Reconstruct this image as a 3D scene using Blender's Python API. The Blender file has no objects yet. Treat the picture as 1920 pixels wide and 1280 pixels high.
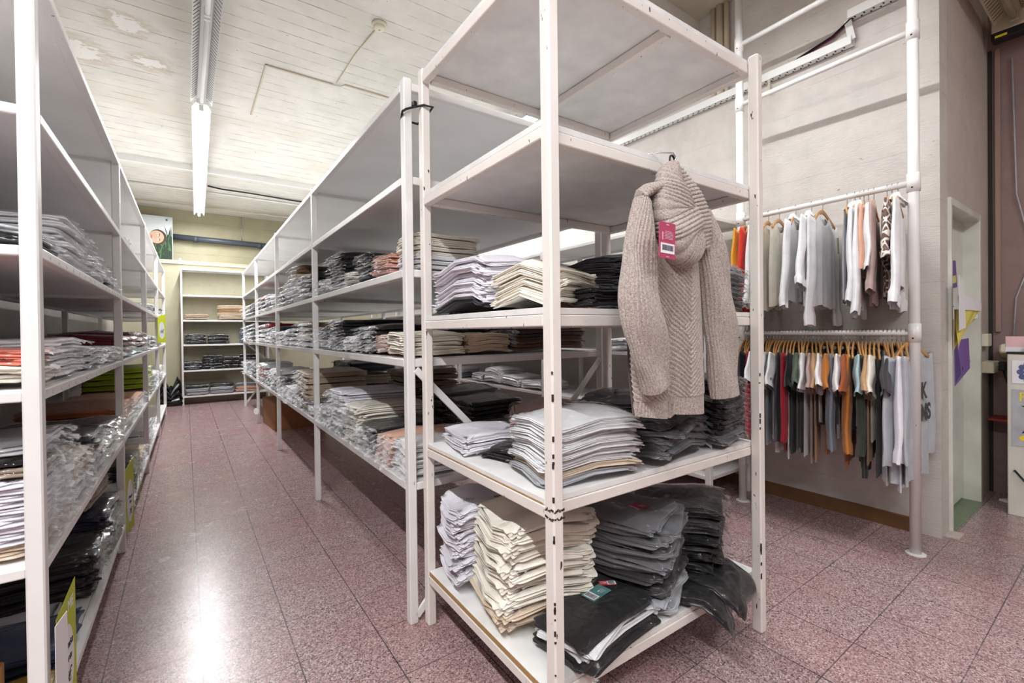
import bpy, math, random
import numpy as np
from mathutils import Matrix, Vector
random.seed(7)
C = bpy.context.scene.collection
PI = math.pi
R = math.radians

# ------------------------------------------------------------------ colours and materials
def lin(c):
    return tuple(((v / 255) / 12.92 if v / 255 <= .04045 else ((v / 255 + .055) / 1.055) ** 2.4) for v in c) + (1,)

def new_mat(name):
    m = bpy.data.materials.new(name); m.use_nodes = True
    nt = m.node_tree
    return m, nt, nt.nodes['Principled BSDF'], nt.nodes['Material Output']

def N(nt, t, **kw):
    n = nt.nodes.new(t)
    for k, v in kw.items():
        if k in n.inputs: n.inputs[k].default_value = v
        else: setattr(n, k, v)
    return n

def coords(nt, kind='Object', scale=(1, 1, 1)):
    tc = N(nt, 'ShaderNodeTexCoord'); mp = N(nt, 'ShaderNodeMapping')
    mp.inputs['Scale'].default_value = scale
    nt.links.new(tc.outputs[kind], mp.inputs[0]); return mp.outputs[0]

def ramp(nt, fac, stops, const=False):
    r = N(nt, 'ShaderNodeValToRGB'); e = r.color_ramp.elements
    while len(e) < len(stops): e.new(.5)
    for i, (p, c) in enumerate(stops): e[i].position = p; e[i].color = c
    if const: r.color_ramp.interpolation = 'CONSTANT'
    nt.links.new(fac, r.inputs[0]); return r.outputs[0]

def mixc(nt, fac, a, b, mode='MIX'):
    m = N(nt, 'ShaderNodeMix', data_type='RGBA', blend_type=mode)
    for i, v in ((0, fac), (6, a), (7, b)):
        if hasattr(v, 'links'): nt.links.new(v, m.inputs[i])
        else: m.inputs[i].default_value = v
    return m.outputs[2]

def math_(nt, op, a, b=None):
    m = N(nt, 'ShaderNodeMath', operation=op)
    for i, v in enumerate((a, b)):
        if v is None: continue
        if hasattr(v, 'links'): nt.links.new(v, m.inputs[i])
        else: m.inputs[i].default_value = v
    return m.outputs[0]

def bump(nt, b, h, strength=.3, dist=.01):
    n = N(nt, 'ShaderNodeBump', Strength=strength, Distance=dist)
    nt.links.new(h, n.inputs['Height']); nt.links.new(n.outputs[0], b.inputs['Normal'])

def plain(name, c, rough=.5, metal=0, spec=.5, coat=0, noise=0, dk=.8):
    m, nt, b, o = new_mat(name)
    b.inputs['Base Color'].default_value = lin(c); b.inputs['Roughness'].default_value = rough
    b.inputs['Metallic'].default_value = metal; b.inputs['Specular IOR Level'].default_value = spec
    b.inputs['Coat Weight'].default_value = coat
    if noise:
        n = N(nt, 'ShaderNodeTexNoise', Scale=noise, Detail=4)
        nt.links.new(coords(nt), n.inputs['Vector'])
        d = lin(tuple(v * dk for v in c))
        nt.links.new(mixc(nt, n.outputs[0], d, lin(tuple(min(255, v * 1.08) for v in c))), b.inputs['Base Color'])
        bump(nt, b, n.outputs[0], .15, .004)
    return m

M = {}
def painted(name, c, chip=.70, rough=.38):
    m, nt, b, o = new_mat(name)
    v = coords(nt)
    n1 = N(nt, 'ShaderNodeTexNoise', Scale=6, Detail=5); nt.links.new(v, n1.inputs['Vector'])
    n2 = N(nt, 'ShaderNodeTexNoise', Scale=60, Detail=3); nt.links.new(coords(nt, scale=(1, 1, .35)), n2.inputs['Vector'])
    base = mixc(nt, n1.outputs[0], lin(tuple(v * .93 for v in c)), lin(c))
    chips = ramp(nt, n2.outputs[0], [(chip, (0, 0, 0, 1)), (chip + .02, (1, 1, 1, 1))])
    nt.links.new(mixc(nt, chips, base, lin((62, 48, 44))), b.inputs['Base Color'])
    b.inputs['Roughness'].default_value = rough
    n3 = N(nt, 'ShaderNodeTexNoise', Scale=140, Detail=2); nt.links.new(v, n3.inputs['Vector'])
    bump(nt, b, n3.outputs[0], .12, .003)
    return m
M['rack'] = painted('white_painted_metal', (238, 236, 234), .745)
M['rack_old'] = painted('worn_white_paint', (238, 231, 225), .70)
M['board'] = plain('white_shelf_board', (234, 233, 232), .33, noise=3, dk=.95)
M['old_board'] = plain('scuffed_shelf_board', (229, 228, 226), .5, noise=9, dk=.91)
M['chip'] = plain('chipboard_edge', (176, 140, 92), .8, noise=120)
M['pole'] = painted('white_pole_paint', (240, 238, 236), .74, .3)
M['lampwhite'] = plain('lamp_housing_white', (232, 232, 230), .4)
M['lampold'] = plain('aged_cream_enamel', (214, 206, 180), .4, noise=8)
M['slot'] = plain('dark_slot', (38, 34, 32), .7)
M['black'] = plain('black_plastic', (18, 18, 20), .4)
M['wire'] = plain('bright_steel_wire', (190, 190, 195), .25, 1)
M['pipe'] = plain('dark_grey_pipe', (62, 68, 78), .4)
M['pale'] = plain('pale_beige_conduit', (205, 192, 172), .5)
M['ivory'] = plain('ivory_plastic', (226, 220, 196), .4)
M['doorwhite'] = plain('door_gloss_white', (224, 226, 216), .32, noise=4)
M['paper'] = plain('white_paper', (238, 238, 240), .7)
M['card'] = plain('brown_cardboard', (150, 104, 66), .8, noise=14)
M['ink'] = plain('dark_ink', (40, 38, 60), .7)
M['limecard'] = plain('lime_card', (190, 200, 52), .55)
M['brightlime'] = plain('bright_lime_card', (212, 226, 40), .5)
M['tagred'] = plain('burgundy_tag', (150, 40, 68), .5)
M['tagpink'] = plain('raspberry_tag', (182, 72, 104), .5)
M['tagteal'] = plain('teal_tag', (84, 130, 128), .5)
M['tagbrown'] = plain('russet_tag', (140, 62, 38), .5)
M['scarlet'] = plain('scarlet_card', (200, 36, 34), .5)
M['violet'] = plain('violet_paper', (116, 84, 158), .6)
M['yellow'] = plain('yellow_plastic', (228, 216, 96), .35)
M['brightyellow'] = plain('yellow_ink', (242, 222, 30), .6)
M['pinkbox'] = plain('pink_box_card', (232, 190, 192), .5)
M['orange'] = plain('orange_ink', (222, 110, 50), .6)
M['skin'] = plain('printed_skin', (214, 178, 152), .6, noise=4)
M['leafprint'] = plain('printed_foliage', (26, 54, 34), .6, noise=20)
M['poster'] = plain('pale_poster_face', (206, 214, 214), .35)
M['hair'] = plain('printed_hair', (70, 44, 30), .6)
M['blueink'] = plain('mandala_ink', (92, 104, 150), .6, noise=60)
M['greyprint'] = plain('grey_print', (188, 190, 196), .6, noise=12)
M['mdf'] = plain('red_shelf_board', (150, 46, 32), .5)
M['woodfloor'] = plain('brown_skirting', (112, 78, 44), .6, noise=12)
M['plantprint'] = None

def cloth(name, c, rough=.85, sc=260, sheen=.15, bagged=False):
    m, nt, b, o = new_mat(name)
    v = coords(nt)
    n1 = N(nt, 'ShaderNodeTexNoise', Scale=14, Detail=4); nt.links.new(v, n1.inputs['Vector'])
    n2 = N(nt, 'ShaderNodeTexNoise', Scale=sc, Detail=1); nt.links.new(v, n2.inputs['Vector'])
    nt.links.new(mixc(nt, n1.outputs[0], lin(tuple(x * .9 for x in c)), lin(tuple(min(255, x * 1.05 + 1) for x in c))), b.inputs['Base Color'])
    b.inputs['Roughness'].default_value = rough; b.inputs['Specular IOR Level'].default_value = .25
    b.inputs['Sheen Weight'].default_value = sheen
    h = math_(nt, 'ADD', n1.outputs[0], math_(nt, 'MULTIPLY', n2.outputs[0], .25))
    bump(nt, b, h, .35, .008)
    if bagged:      # the tight plastic bag round it: a clear crinkled gloss over the cloth
        n3 = N(nt, 'ShaderNodeTexNoise', Scale=13, Detail=1.5, Roughness=.5, Distortion=1.2); nt.links.new(coords(nt, scale=(1, 1, 1.6)), n3.inputs['Vector'])
        bp = N(nt, 'ShaderNodeBump', Strength=.55, Distance=.02); nt.links.new(n3.outputs[0], bp.inputs['Height'])
        b.inputs['Coat Weight'].default_value = bagged; b.inputs['Coat Roughness'].default_value = .09; b.inputs['Coat IOR'].default_value = 1.5; nt.links.new(bp.outputs[0], b.inputs['Coat Normal'])
    return m
COL = dict(white=(238, 238, 240), lilac=(233, 230, 238), cream=(241, 235, 221), beige=(212, 192, 168), tan=(196, 156, 116), peach=(228, 178, 154),
  pink=(218, 170, 160), taupe=(158, 142, 126), brown=(122, 90, 70), darkbrown=(78, 58, 46), black=(15, 15, 18), charcoal=(60, 59, 63), grey=(112, 113, 117),
  lightgrey=(176, 178, 183), navy=(36, 41, 62), red=(172, 34, 54), burgundy=(122, 24, 46), lime=(176, 200, 44), salmon=(226, 124, 104), mustard=(206, 164, 44),
  olive=(98, 94, 76), jeans=(46, 58, 82), ochre=(190, 116, 42), rust=(166, 86, 46), green=(86, 102, 82), darkgreen=(54, 62, 48), lightblue=(172, 202, 212),
  crimson=(166, 18, 42), bluegrey=(124, 134, 144), mint=(190, 214, 204), orange=(220, 52, 28), amber=(226, 160, 30), rosetaupe=(186, 160, 156), marl=(182, 186, 192))
CL = {}
def cm(k):
    if k not in CL: CL[k] = cloth('cloth_' + k, COL[k])
    return CL[k]

def bagcloth(k):
    if ('bag', k) not in CL: CL['bag', k] = cloth('bagged_cloth_' + k, COL[k], bagged=.8 if sum(COL[k]) < 420 else .35)
    return CL['bag', k]

def film_mat(name, amt, tint=.97, fr=.32, mxv=.42, ro=.13, bs=.7, nsc=34):
    m, nt, b, o = new_mat(name)
    nt.nodes.remove(b)
    tr = N(nt, 'ShaderNodeBsdfTransparent'); tr.inputs[0].default_value = (tint, tint, tint, 1)
    gl = N(nt, 'ShaderNodeBsdfGlossy', Roughness=ro); gl.inputs[0].default_value = (1, 1, 1, 1)
    n = N(nt, 'ShaderNodeTexNoise', Scale=nsc, Detail=4, Roughness=.58); nt.links.new(coords(nt), n.inputs['Vector'])
    bp = N(nt, 'ShaderNodeBump', Strength=bs, Distance=.012); nt.links.new(n.outputs[0], bp.inputs['Height'])
    nt.links.new(bp.outputs[0], gl.inputs['Normal'])
    lw = N(nt, 'ShaderNodeLayerWeight', Blend=.2); nt.links.new(bp.outputs[0], lw.inputs['Normal'])
    f = math_(nt, 'ADD', math_(nt, 'MULTIPLY', lw.outputs['Fresnel'], fr), amt)
    f = math_(nt, 'MINIMUM', f, mxv)
    mx = N(nt, 'ShaderNodeMixShader'); nt.links.new(f, mx.inputs[0])
    nt.links.new(tr.outputs[0], mx.inputs[1]); nt.links.new(gl.outputs[0], mx.inputs[2]); nt.links.new(mx.outputs[0], o.inputs[0])
    return m
M['film'] = film_mat('clear_crinkled_film', .02, .995)

M['filmgloss'] = film_mat('glossy_bag_film', .03, .995, .55, .6, .06, .4, 22)
def film_end():
    m, nt, b, o = new_mat('crinkled_bag_end')
    nt.nodes.remove(b)
    v = coords(nt)
    tr = N(nt, 'ShaderNodeBsdfTransparent')
    gl = N(nt, 'ShaderNodeBsdfGlossy', Roughness=.2); df = N(nt, 'ShaderNodeBsdfDiffuse'); df.inputs[0].default_value = (.9, .9, .92, 1)
    n = N(nt, 'ShaderNodeTexNoise', Scale=70, Detail=5, Roughness=.7); nt.links.new(v, n.inputs['Vector'])
    bp = N(nt, 'ShaderNodeBump', Strength=1., Distance=.02); nt.links.new(n.outputs[0], bp.inputs['Height'])
    nt.links.new(bp.outputs[0], gl.inputs['Normal'])
    m1 = N(nt, 'ShaderNodeMixShader', ); m1.inputs[0].default_value = .68; nt.links.new(gl.outputs[0], m1.inputs[1]); nt.links.new(df.outputs[0], m1.inputs[2])
    n2 = N(nt, 'ShaderNodeTexNoise', Scale=30, Detail=4); nt.links.new(coords(nt, scale=(1, .45, 1)), n2.inputs['Vector'])
    f = ramp(nt, n2.outputs[0], [(.45, (.06, .06, .06, 1)), (.64, (.5, .5, .5, 1))])
    mx = N(nt, 'ShaderNodeMixShader'); nt.links.new(f, mx.inputs[0]); nt.links.new(tr.outputs[0], mx.inputs[1]); nt.links.new(m1.outputs[0], mx.inputs[2]); nt.links.new(mx.outputs[0], o.inputs[0])
    return m
M['filmend'] = film_end()

def wood_mat(name, c1, c2, sc=(1, 1, 14)):
    m, nt, b, o = new_mat(name)
    n = N(nt, 'ShaderNodeTexNoise', Scale=18, Detail=4); nt.links.new(coords(nt, scale=sc), n.inputs['Vector'])
    nt.links.new(mixc(nt, n.outputs[0], lin(c1), lin(c2)), b.inputs['Base Color']); b.inputs['Roughness'].default_value = .42
    return m
M['hangwood'] = wood_mat('varnished_hanger_wood', (170, 116, 62), (214, 166, 104), (14, 1, 1))

def emis(name, c, s):
    m, nt, b, o = new_mat(name)
    b.inputs['Base Color'].default_value = (1, 1, 1, 1)
    b.inputs['Emission Color'].default_value = c; b.inputs['Emission Strength'].default_value = s
    return m

# ------------------------------------------------------------------ mesh helpers
class MB:
    def __init__(s): s.v = []; s.f = []; s.m = []
    def add(s, v, f, m=0):
        k = len(s.v); s.v += [tuple(map(float, p)) for p in v]; s.f += [tuple(i + k for i in q) for q in f]; s.m += [m] * len(f); return s
    def box(s, lo, hi, m=0, bev=0., T=None):
        x0, y0, z0 = lo; x1, y1, z1 = hi; b = min(bev, (x1 - x0) * .45, (y1 - y0) * .45, (z1 - z0) * .45)
        if b <= 0:
            v = [(x, y, z) for z in (z0, z1) for y in (y0, y1) for x in (x0, x1)]
            f = [(0, 2, 3, 1), (4, 5, 7, 6), (0, 1, 5, 4), (2, 6, 7, 3), (0, 4, 6, 2), (1, 3, 7, 5)]
        else:
            def ring(i, z): return [(x0 + i + b, y0 + i, z), (x1 - i - b, y0 + i, z), (x1 - i, y0 + i + b, z), (x1 - i, y1 - i - b, z), (x1 - i - b, y1 - i, z), (x0 + i + b, y1 - i, z), (x0 + i, y1 - i - b, z), (x0 + i, y0 + i + b, z)]
            rs = [ring(b * .7, z0), ring(0, z0 + b), ring(0, z1 - b), ring(b * .7, z1)]
            v = sum(rs, []); f = [tuple(range(7, -1, -1)), tuple(range(24, 32))]
            for a in range(3):
                for i in range(8):
                    j = (i + 1) % 8; f.append((a * 8 + i, a * 8 + j, a * 8 + 8 + j, a * 8 + 8 + i))
        if T is not None: v = [tuple(T @ Vector(p)) for p in v]
        return s.add(v, f, m)
    def bar(s, a, b, w, h, m=0, up=(0, 0, 1)):
        a = Vector(a); b = Vector(b); d = (b - a); L = d.length; d.normalize()
        u = Vector(up); sd = d.cross(u)
        if sd.length < 1e-4: sd = d.cross(Vector((1, 0, 0)))
        sd.normalize(); u = sd.cross(d)
        T = Matrix.Translation(a) @ Matrix((d, sd, u)).transposed().to_4x4()
        return s.box((0, -w / 2, -h / 2), (L, w / 2, h / 2), m, min(w, h) * .12, T)
    def tube(s, pts, r, seg=10, m=0, cap=True):
        P = [Vector(p) for p in pts]; n = len(P)
        rr = r if hasattr(r, '__len__') else [r] * n
        prev = None; v = []
        for i in range(n):
            t = (P[min(i + 1, n - 1)] - P[max(i - 1, 0)]).normalized()
            if prev is None:
                a = t.cross(Vector((0, 0, 1)))
                if a.length < .05: a = t.cross(Vector((0, 1, 0)))
            else: a = prev - t * prev.dot(t)
            a.normalize(); prev = a; b = t.cross(a)
            for k in range(seg):
                q = 2 * PI * k / seg; v.append(P[i] + (a * math.cos(q) + b * math.sin(q)) * rr[i])
        f = [(i * seg + k, i * seg + (k + 1) % seg, (i + 1) * seg + (k + 1) % seg, (i + 1) * seg + k) for i in range(n - 1) for k in range(seg)]
        if cap: f += [tuple(range(seg - 1, -1, -1)), tuple(range((n - 1) * seg, n * seg))]
        return s.add(v, f, m)
    def lathe(s, prof, seg=24, m=0, T=None):
        v = []; n = len(prof)
        for r, z in prof:
            for k in range(seg): q = 2 * PI * k / seg; v.append(Vector((r * math.cos(q), r * math.sin(q), z)))
        if T is not None: v = [T @ p for p in v]
        f = [(i * seg + k, i * seg + (k + 1) % seg, (i + 1) * seg + (k + 1) % seg, (i + 1) * seg + k) for i in range(n - 1) for k in range(seg)]
        f += [tuple(range(seg - 1, -1, -1)), tuple(range((n - 1) * seg, n * seg))]
        return s.add(v, f, m)
    def prism(s, poly, T, th, m=0):
        n = len(poly); v = [T @ Vector((x, y, 0)) for x, y in poly] + [T @ Vector((x, y, th)) for x, y in poly]
        f = [tuple(range(n - 1, -1, -1)), tuple(range(n, 2 * n))] + [(i, (i + 1) % n, n + (i + 1) % n, n + i) for i in range(n)]
        return s.add(v, f, m)
    def build(s, name, mats, parent=None, smooth=False, mesh_only=False):
        me = bpy.data.meshes.new(name); me.from_pydata(s.v, [], s.f)
        for m in (mats if isinstance(mats, (list, tuple)) else [mats]): me.materials.append(m)
        me.polygons.foreach_set('material_index', s.m)
        if smooth: me.polygons.foreach_set('use_smooth', [True] * len(s.f))
        me.update()
        if mesh_only: return me
        return link(name, me, parent)

def link(name, me, parent=None):
    o = bpy.data.objects.new(name, me); C.objects.link(o)
    if parent is not None: o.parent = parent
    return o

LABELS = {}
def tag(o, label, cat, group=None):
    w = label.split()
    if not 4 <= len(w) <= 16: print('LABEL LENGTH', len(w), label)
    if label in LABELS and not group: print('DUP LABEL', label)
    LABELS[label] = 1
    o['label'] = label; o['category'] = cat
    if group: o['group'] = group
    return o
def thing(name, label, cat, loc=(0, 0, 0), rz=0, group=None):
    o = bpy.data.objects.new(name, None); C.objects.link(o); o.location = loc; o.rotation_euler = (0, 0, rz)
    return tag(o, label, cat, group)
def struct(o): o['kind'] = 'structure'; return o

def text_mesh(s, size, depth=.0006, shear=0., bold=0.):
    cu = bpy.data.curves.new('lettering', 'FONT'); cu.body = s; cu.size = size; cu.extrude = depth; cu.align_x = 'CENTER'; cu.align_y = 'CENTER'; cu.shear = shear; cu.offset = bold
    o = bpy.data.objects.new('lettering', cu); C.objects.link(o)
    dg = bpy.context.evaluated_depsgraph_get(); dg.update()
    me = bpy.data.meshes.new_from_object(o.evaluated_get(dg)); bpy.data.objects.remove(o); return me
def letters(name, s, size, mat, parent, M4, shear=0., label=None, bold=0.):
    me = text_mesh(s, size, .0006, shear, bold); me.materials.clear(); me.materials.append(mat); me.name = name
    o = link(name, me, parent); o.matrix_local = M4
    if label: o['label'] = label
    return o
def basis(o, x, y):
    x = Vector(x).normalized(); y = Vector(y); z = x.cross(y).normalized(); y = z.cross(x)
    m = Matrix((x, y, z)).transposed().to_4x4(); m.translation = Vector(o); return m

# ------------------------------------------------------------------ camera
yaw, pit, rol = R(35.5), R(-.42), R(-.69)
fw = Vector((math.sin(yaw) * math.cos(pit), math.cos(yaw) * math.cos(pit), math.sin(pit)))
r0 = Vector((math.cos(yaw), -math.sin(yaw), 0)); u0 = r0.cross(fw)
rt = r0 * math.cos(rol) + u0 * math.sin(rol); up = u0 * math.cos(rol) - r0 * math.sin(rol)
cam = bpy.data.cameras.new('camera'); co = bpy.data.objects.new('camera', cam); C.objects.link(co)
mw = Matrix((rt, up, -fw)).transposed().to_4x4(); mw.translation = (0, 0, 1.25); co.matrix_world = mw
cam.lens = 36 * 859 / 1920; cam.sensor_width = 36; cam.shift_y = -13 / 1920; cam.clip_start = .02
bpy.context.scene.camera = co
sc = bpy.context.scene
sc.view_settings.view_transform = 'Standard'; sc.view_settings.look = 'None'; sc.view_settings.gamma = 1; sc.view_settings.use_curve_mapping = False
sc.cycles.transparent_max_bounces = 24; sc.cycles.max_bounces = 8; sc.cycles.diffuse_bounces = 4; sc.cycles.glossy_bounces = 4
sc.cycles.caustics_reflective = False; sc.cycles.caustics_refractive = False
sc.cycles.use_denoising = True; sc.cycles.sample_clamp_indirect = 5; sc.cycles.blur_glossy = .6
# ------------------------------------------------------------------ room shell
def floor_mat():
    m, nt, b, o = new_mat('terrazzo_tiles')
    v = coords(nt)
    vo = N(nt, 'ShaderNodeTexVoronoi', Scale=185); nt.links.new(v, vo.inputs['Vector'])
    vo2 = N(nt, 'ShaderNodeTexVoronoi', Scale=330); nt.links.new(v, vo2.inputs['Vector'])
    sp = N(nt, 'ShaderNodeSeparateColor'); nt.links.new(vo.outputs['Color'], sp.inputs[0])
    sp2 = N(nt, 'ShaderNodeSeparateColor'); nt.links.new(vo2.outputs['Color'], sp2.inputs[0])
    A = [(0, lin((50, 42, 46))), (.14, lin((112, 82, 86))), (.3, lin((156, 128, 129))), (.55, lin((174, 150, 149))), (.8, lin((194, 174, 170))), (.95, lin((222, 212, 207)))]
    c1 = ramp(nt, sp.outputs[0], A, True); c2 = ramp(nt, sp2.outputs[0], A, True)
    col = mixc(nt, .45, c1, c2)
    n = N(nt, 'ShaderNodeTexNoise', Scale=1.7, Detail=3); nt.links.new(v, n.inputs['Vector'])
    col = mixc(nt, ramp(nt, n.outputs[0], [(.4, (0, 0, 0, 1)), (.75, (.3, .3, .3, 1))]), col, lin((164, 102, 104)))
    sx = N(nt, 'ShaderNodeSeparateXYZ'); nt.links.new(v, sx.inputs[0])
    def line(x, off, per, w):
        f = math_(nt, 'FRACT', math_(nt, 'DIVIDE', math_(nt, 'ADD', x, 30 * per - off), per))
        d = math_(nt, 'MINIMUM', f, math_(nt, 'SUBTRACT', 1., f))
        return math_(nt, 'LESS_THAN', d, w / per)
    ln = math_(nt, 'MAXIMUM', line(sx.outputs[0], .037, .3, .0022), math_(nt, 'MULTIPLY', line(sx.outputs[1], .693, .299, .002), .85))
    n3 = N(nt, 'ShaderNodeTexNoise', Scale=3.2, Detail=2); nt.links.new(v, n3.inputs['Vector'])
    ln = math_(nt, 'MULTIPLY', ln, ramp(nt, n3.outputs[0], [(.25, (.55, .55, .55, 1)), (.6, (.95, .95, .95, 1))]))
    nt.links.new(mixc(nt, ln, col, lin((58, 54, 58))), b.inputs['Base Color'])
    n2 = N(nt, 'ShaderNodeTexNoise', Scale=7, Detail=4); nt.links.new(v, n2.inputs['Vector'])
    nt.links.new(ramp(nt, n2.outputs[0], [(.2, (.23, .23, .23, 1)), (.8, (.29, .29, .29, 1))]), b.inputs['Roughness'])
    b.inputs['Specular IOR Level'].default_value = .5
    return m

def plaster(name, c, stain, sc=5., lines=None, low=None, bstr=.35, peel=()):
    """painted concrete: board marks, scratches and stains of their own shape; low = (height, colour) of a second paint up to that height"""
    m, nt, b, o = new_mat(name)
    v = coords(nt)
    n = N(nt, 'ShaderNodeTexNoise', Scale=sc, Detail=7, Roughness=.6); nt.links.new(v, n.inputs['Vector'])
    n2 = N(nt, 'ShaderNodeTexNoise', Scale=1.1, Detail=5); nt.links.new(v, n2.inputs['Vector'])
    col = mixc(nt, ramp(nt, n.outputs[0], [(.4, (0, 0, 0, 1)), (.75, (1, 1, 1, 1))]), lin(c), lin(tuple(x * .93 for x in c)))
    col = mixc(nt, ramp(nt, n2.outputs[0], [(.5, (0, 0, 0, 1)), (.72, (.5, .5, .5, 1))]), col, lin(stain))
    h = n.outputs[0]
    if lines:
        ax, per, w, dark = lines
        sx = N(nt, 'ShaderNodeSeparateXYZ'); nt.links.new(v, sx.inputs[0])
        nn = N(nt, 'ShaderNodeTexNoise', Scale=.8, Detail=2); nt.links.new(v, nn.inputs['Vector'])
        q = math_(nt, 'ADD', sx.outputs[ax], math_(nt, 'MULTIPLY', nn.outputs[0], .02))
        f = math_(nt, 'FRACT', math_(nt, 'DIVIDE', math_(nt, 'ADD', q, 50.), per))
        d = math_(nt, 'LESS_THAN', f, w / per)
        sk = [1, 1, 1]; sk[ax] = 9; sk2 = [2.2, 2.2, 2.2]; sk2[ax] = 9
        n4 = N(nt, 'ShaderNodeTexNoise', Scale=1.6, Detail=6, Roughness=.7); nt.links.new(coords(nt, scale=tuple(sk2)), n4.inputs['Vector'])
        d = math_(nt, 'MULTIPLY', d, ramp(nt, n4.outputs[0], [(.42, (0, 0, 0, 1)), (.62, (1, 1, 1, 1))]))
        col = mixc(nt, math_(nt, 'MULTIPLY', d, .85), col, lin(dark))
        n5 = N(nt, 'ShaderNodeTexNoise', Scale=22, Detail=4); nt.links.new(coords(nt, scale=tuple(sk)), n5.inputs['Vector'])
        h = math_(nt, 'ADD', math_(nt, 'MULTIPLY', n5.outputs[0], .7), math_(nt, 'SUBTRACT', n.outputs[0], d))
    if low:
        sz = N(nt, 'ShaderNodeSeparateXYZ'); nt.links.new(v, sz.inputs[0])
        col = mixc(nt, math_(nt, 'LESS_THAN', sz.outputs[2], low[0]), col, lin(low[1]))
    for px_, py_, r_ in peel:      # flaking paint round old leaks
        sx_ = N(nt, 'ShaderNodeVectorMath', operation='SUBTRACT'); nt.links.new(v, sx_.inputs[0]); sx_.inputs[1].default_value = (px_, py_, 3.6)
        ln_ = N(nt, 'ShaderNodeVectorMath', operation='LENGTH'); nt.links.new(sx_.outputs[0], ln_.inputs[0])
        q_ = ramp(nt, math_(nt, 'DIVIDE', ln_.outputs['Value'], r_), [(0, (1, 1, 1, 1)), (1, (0, 0, 0, 1))])
        nn_ = N(nt, 'ShaderNodeTexNoise', Scale=9, Detail=6, Roughness=.65); nt.links.new(coords(nt, scale=(1, 2, 1)), nn_.inputs['Vector'])
        k_ = math_(nt, 'MULTIPLY', q_, nn_.outputs[0])
        col = mixc(nt, ramp(nt, k_, [(.2, (0, 0, 0, 1)), (.3, (.5, .5, .5, 1))]), col, lin((190, 176, 150)))
        col = mixc(nt, ramp(nt, k_, [(.34, (0, 0, 0, 1)), (.36, (1, 1, 1, 1))]), col, lin((240, 238, 234)))
        h = math_(nt, 'ADD', h, math_(nt, 'MULTIPLY', ramp(nt, k_, [(.33, (0, 0, 0, 1)), (.36, (1, 1, 1, 1))]), 1.5))
    n6 = N(nt, 'ShaderNodeTexNoise', Scale=16, Detail=3); nt.links.new(coords(nt, scale=(1, 1, 2.4)), n6.inputs['Vector'])
    col = mixc(nt, ramp(nt, n6.outputs[0], [(.735, (0, 0, 0, 1)), (.76, (.75, .75, .75, 1))]), col, lin((110, 88, 80)))
    nt.links.new(col, b.inputs['Base Color']); b.inputs['Roughness'].default_value = .5
    bump(nt, b, h, bstr, .012)
    return m

def slab(name, lo, hi, mat):
    return struct(MB().box(lo, hi).build(name, mat))

FLOOR = floor_mat()
CEIL = plaster('boarded_ceiling_paint', (228, 226, 219), (204, 196, 176), 4, (1, .145, .008, (84, 74, 62)), peel=((-.72, 5.12, .5), (-.2, 5.03, .32), (-.33, 4.5, .34)))
WALLR = plaster('beige_boarded_wall', (206, 200, 194), (192, 181, 170), 6, (2, .16, .003, (168, 154, 146)))
WALLB = plaster('olive_cream_wall', (188, 183, 156), (172, 166, 140), 3)
WALLU = plaster('olive_grey_upper_wall', (176, 170, 140), (150, 146, 120), 4, (2, .3, .005, (120, 114, 92)))
WALLL = plaster('grey_side_wall', (190, 184, 178), (170, 162, 156), 4)
DOORW = plaster('cream_mauve_wall', (200, 190, 180), (180, 165, 156), 6)
BROWN = plaster('mauve_brown_wall', (148, 124, 119), (136, 112, 107), 9, None, None, .6)
slab('floor', (-3.2, -4.2, -.1), (5.2, 11, 0), FLOOR)
# ceiling: boarded slab over the aisles, a sloping haunch, a second slab behind it, and a higher bay over the counter side
cb = MB()
prof = [(2.25, 3.6), (6.25, 3.6), (7.28, 3.475), (7.34, 3.475), (7.34, 3.6), (10.9, 3.6), (10.9, 4.1), (2.25, 4.1)]
n_ = len(prof)
cb.add([(-3.2, y, z) for y, z in prof] + [(5.2, y, z) for y, z in prof], [tuple(range(n_ - 1, -1, -1)), tuple(range(n_, 2 * n_))] + [(i, (i + 1) % n_, n_ + (i + 1) % n_, n_ + i) for i in range(n_)])
struct(cb.build('ceiling', CEIL))
slab('ceiling', (-3.2, -4.2, 3.87), (5.2, 2.25, 4.1), plaster('greige_ceiling', (190, 178, 160), (170, 158, 140), 4))
slab('wall_left', (-1.1, 1.5, 0), (-.95, 10.6, 3.6), WALLL)
slab('wall_side', (-3.3, -4.2, 0), (-3.2, 1.6, 3.9), WALLL)
slab('wall_return', (-3.2, 1.5, 0), (-1.1, 1.6, 3.9), WALLL)
slab('wall_back', (-.95, 10.34, 0), (3.6, 10.62, 2.62), WALLB)
slab('wall_upper', (-.95, 10.62, 2.5), (3.6, 10.75, 3.6), WALLU)
slab('wall_right', (3.6, .726, 0), (3.77, 10.62, 3.9), WALLR)
slab('wall_near', (-3.2, -4.3, 0), (5.2, -4.2, 3.9), WALLL)
slab('wall_brown', (4.95, -4.2, 0), (5.1, .9, 3.9), BROWN)
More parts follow.
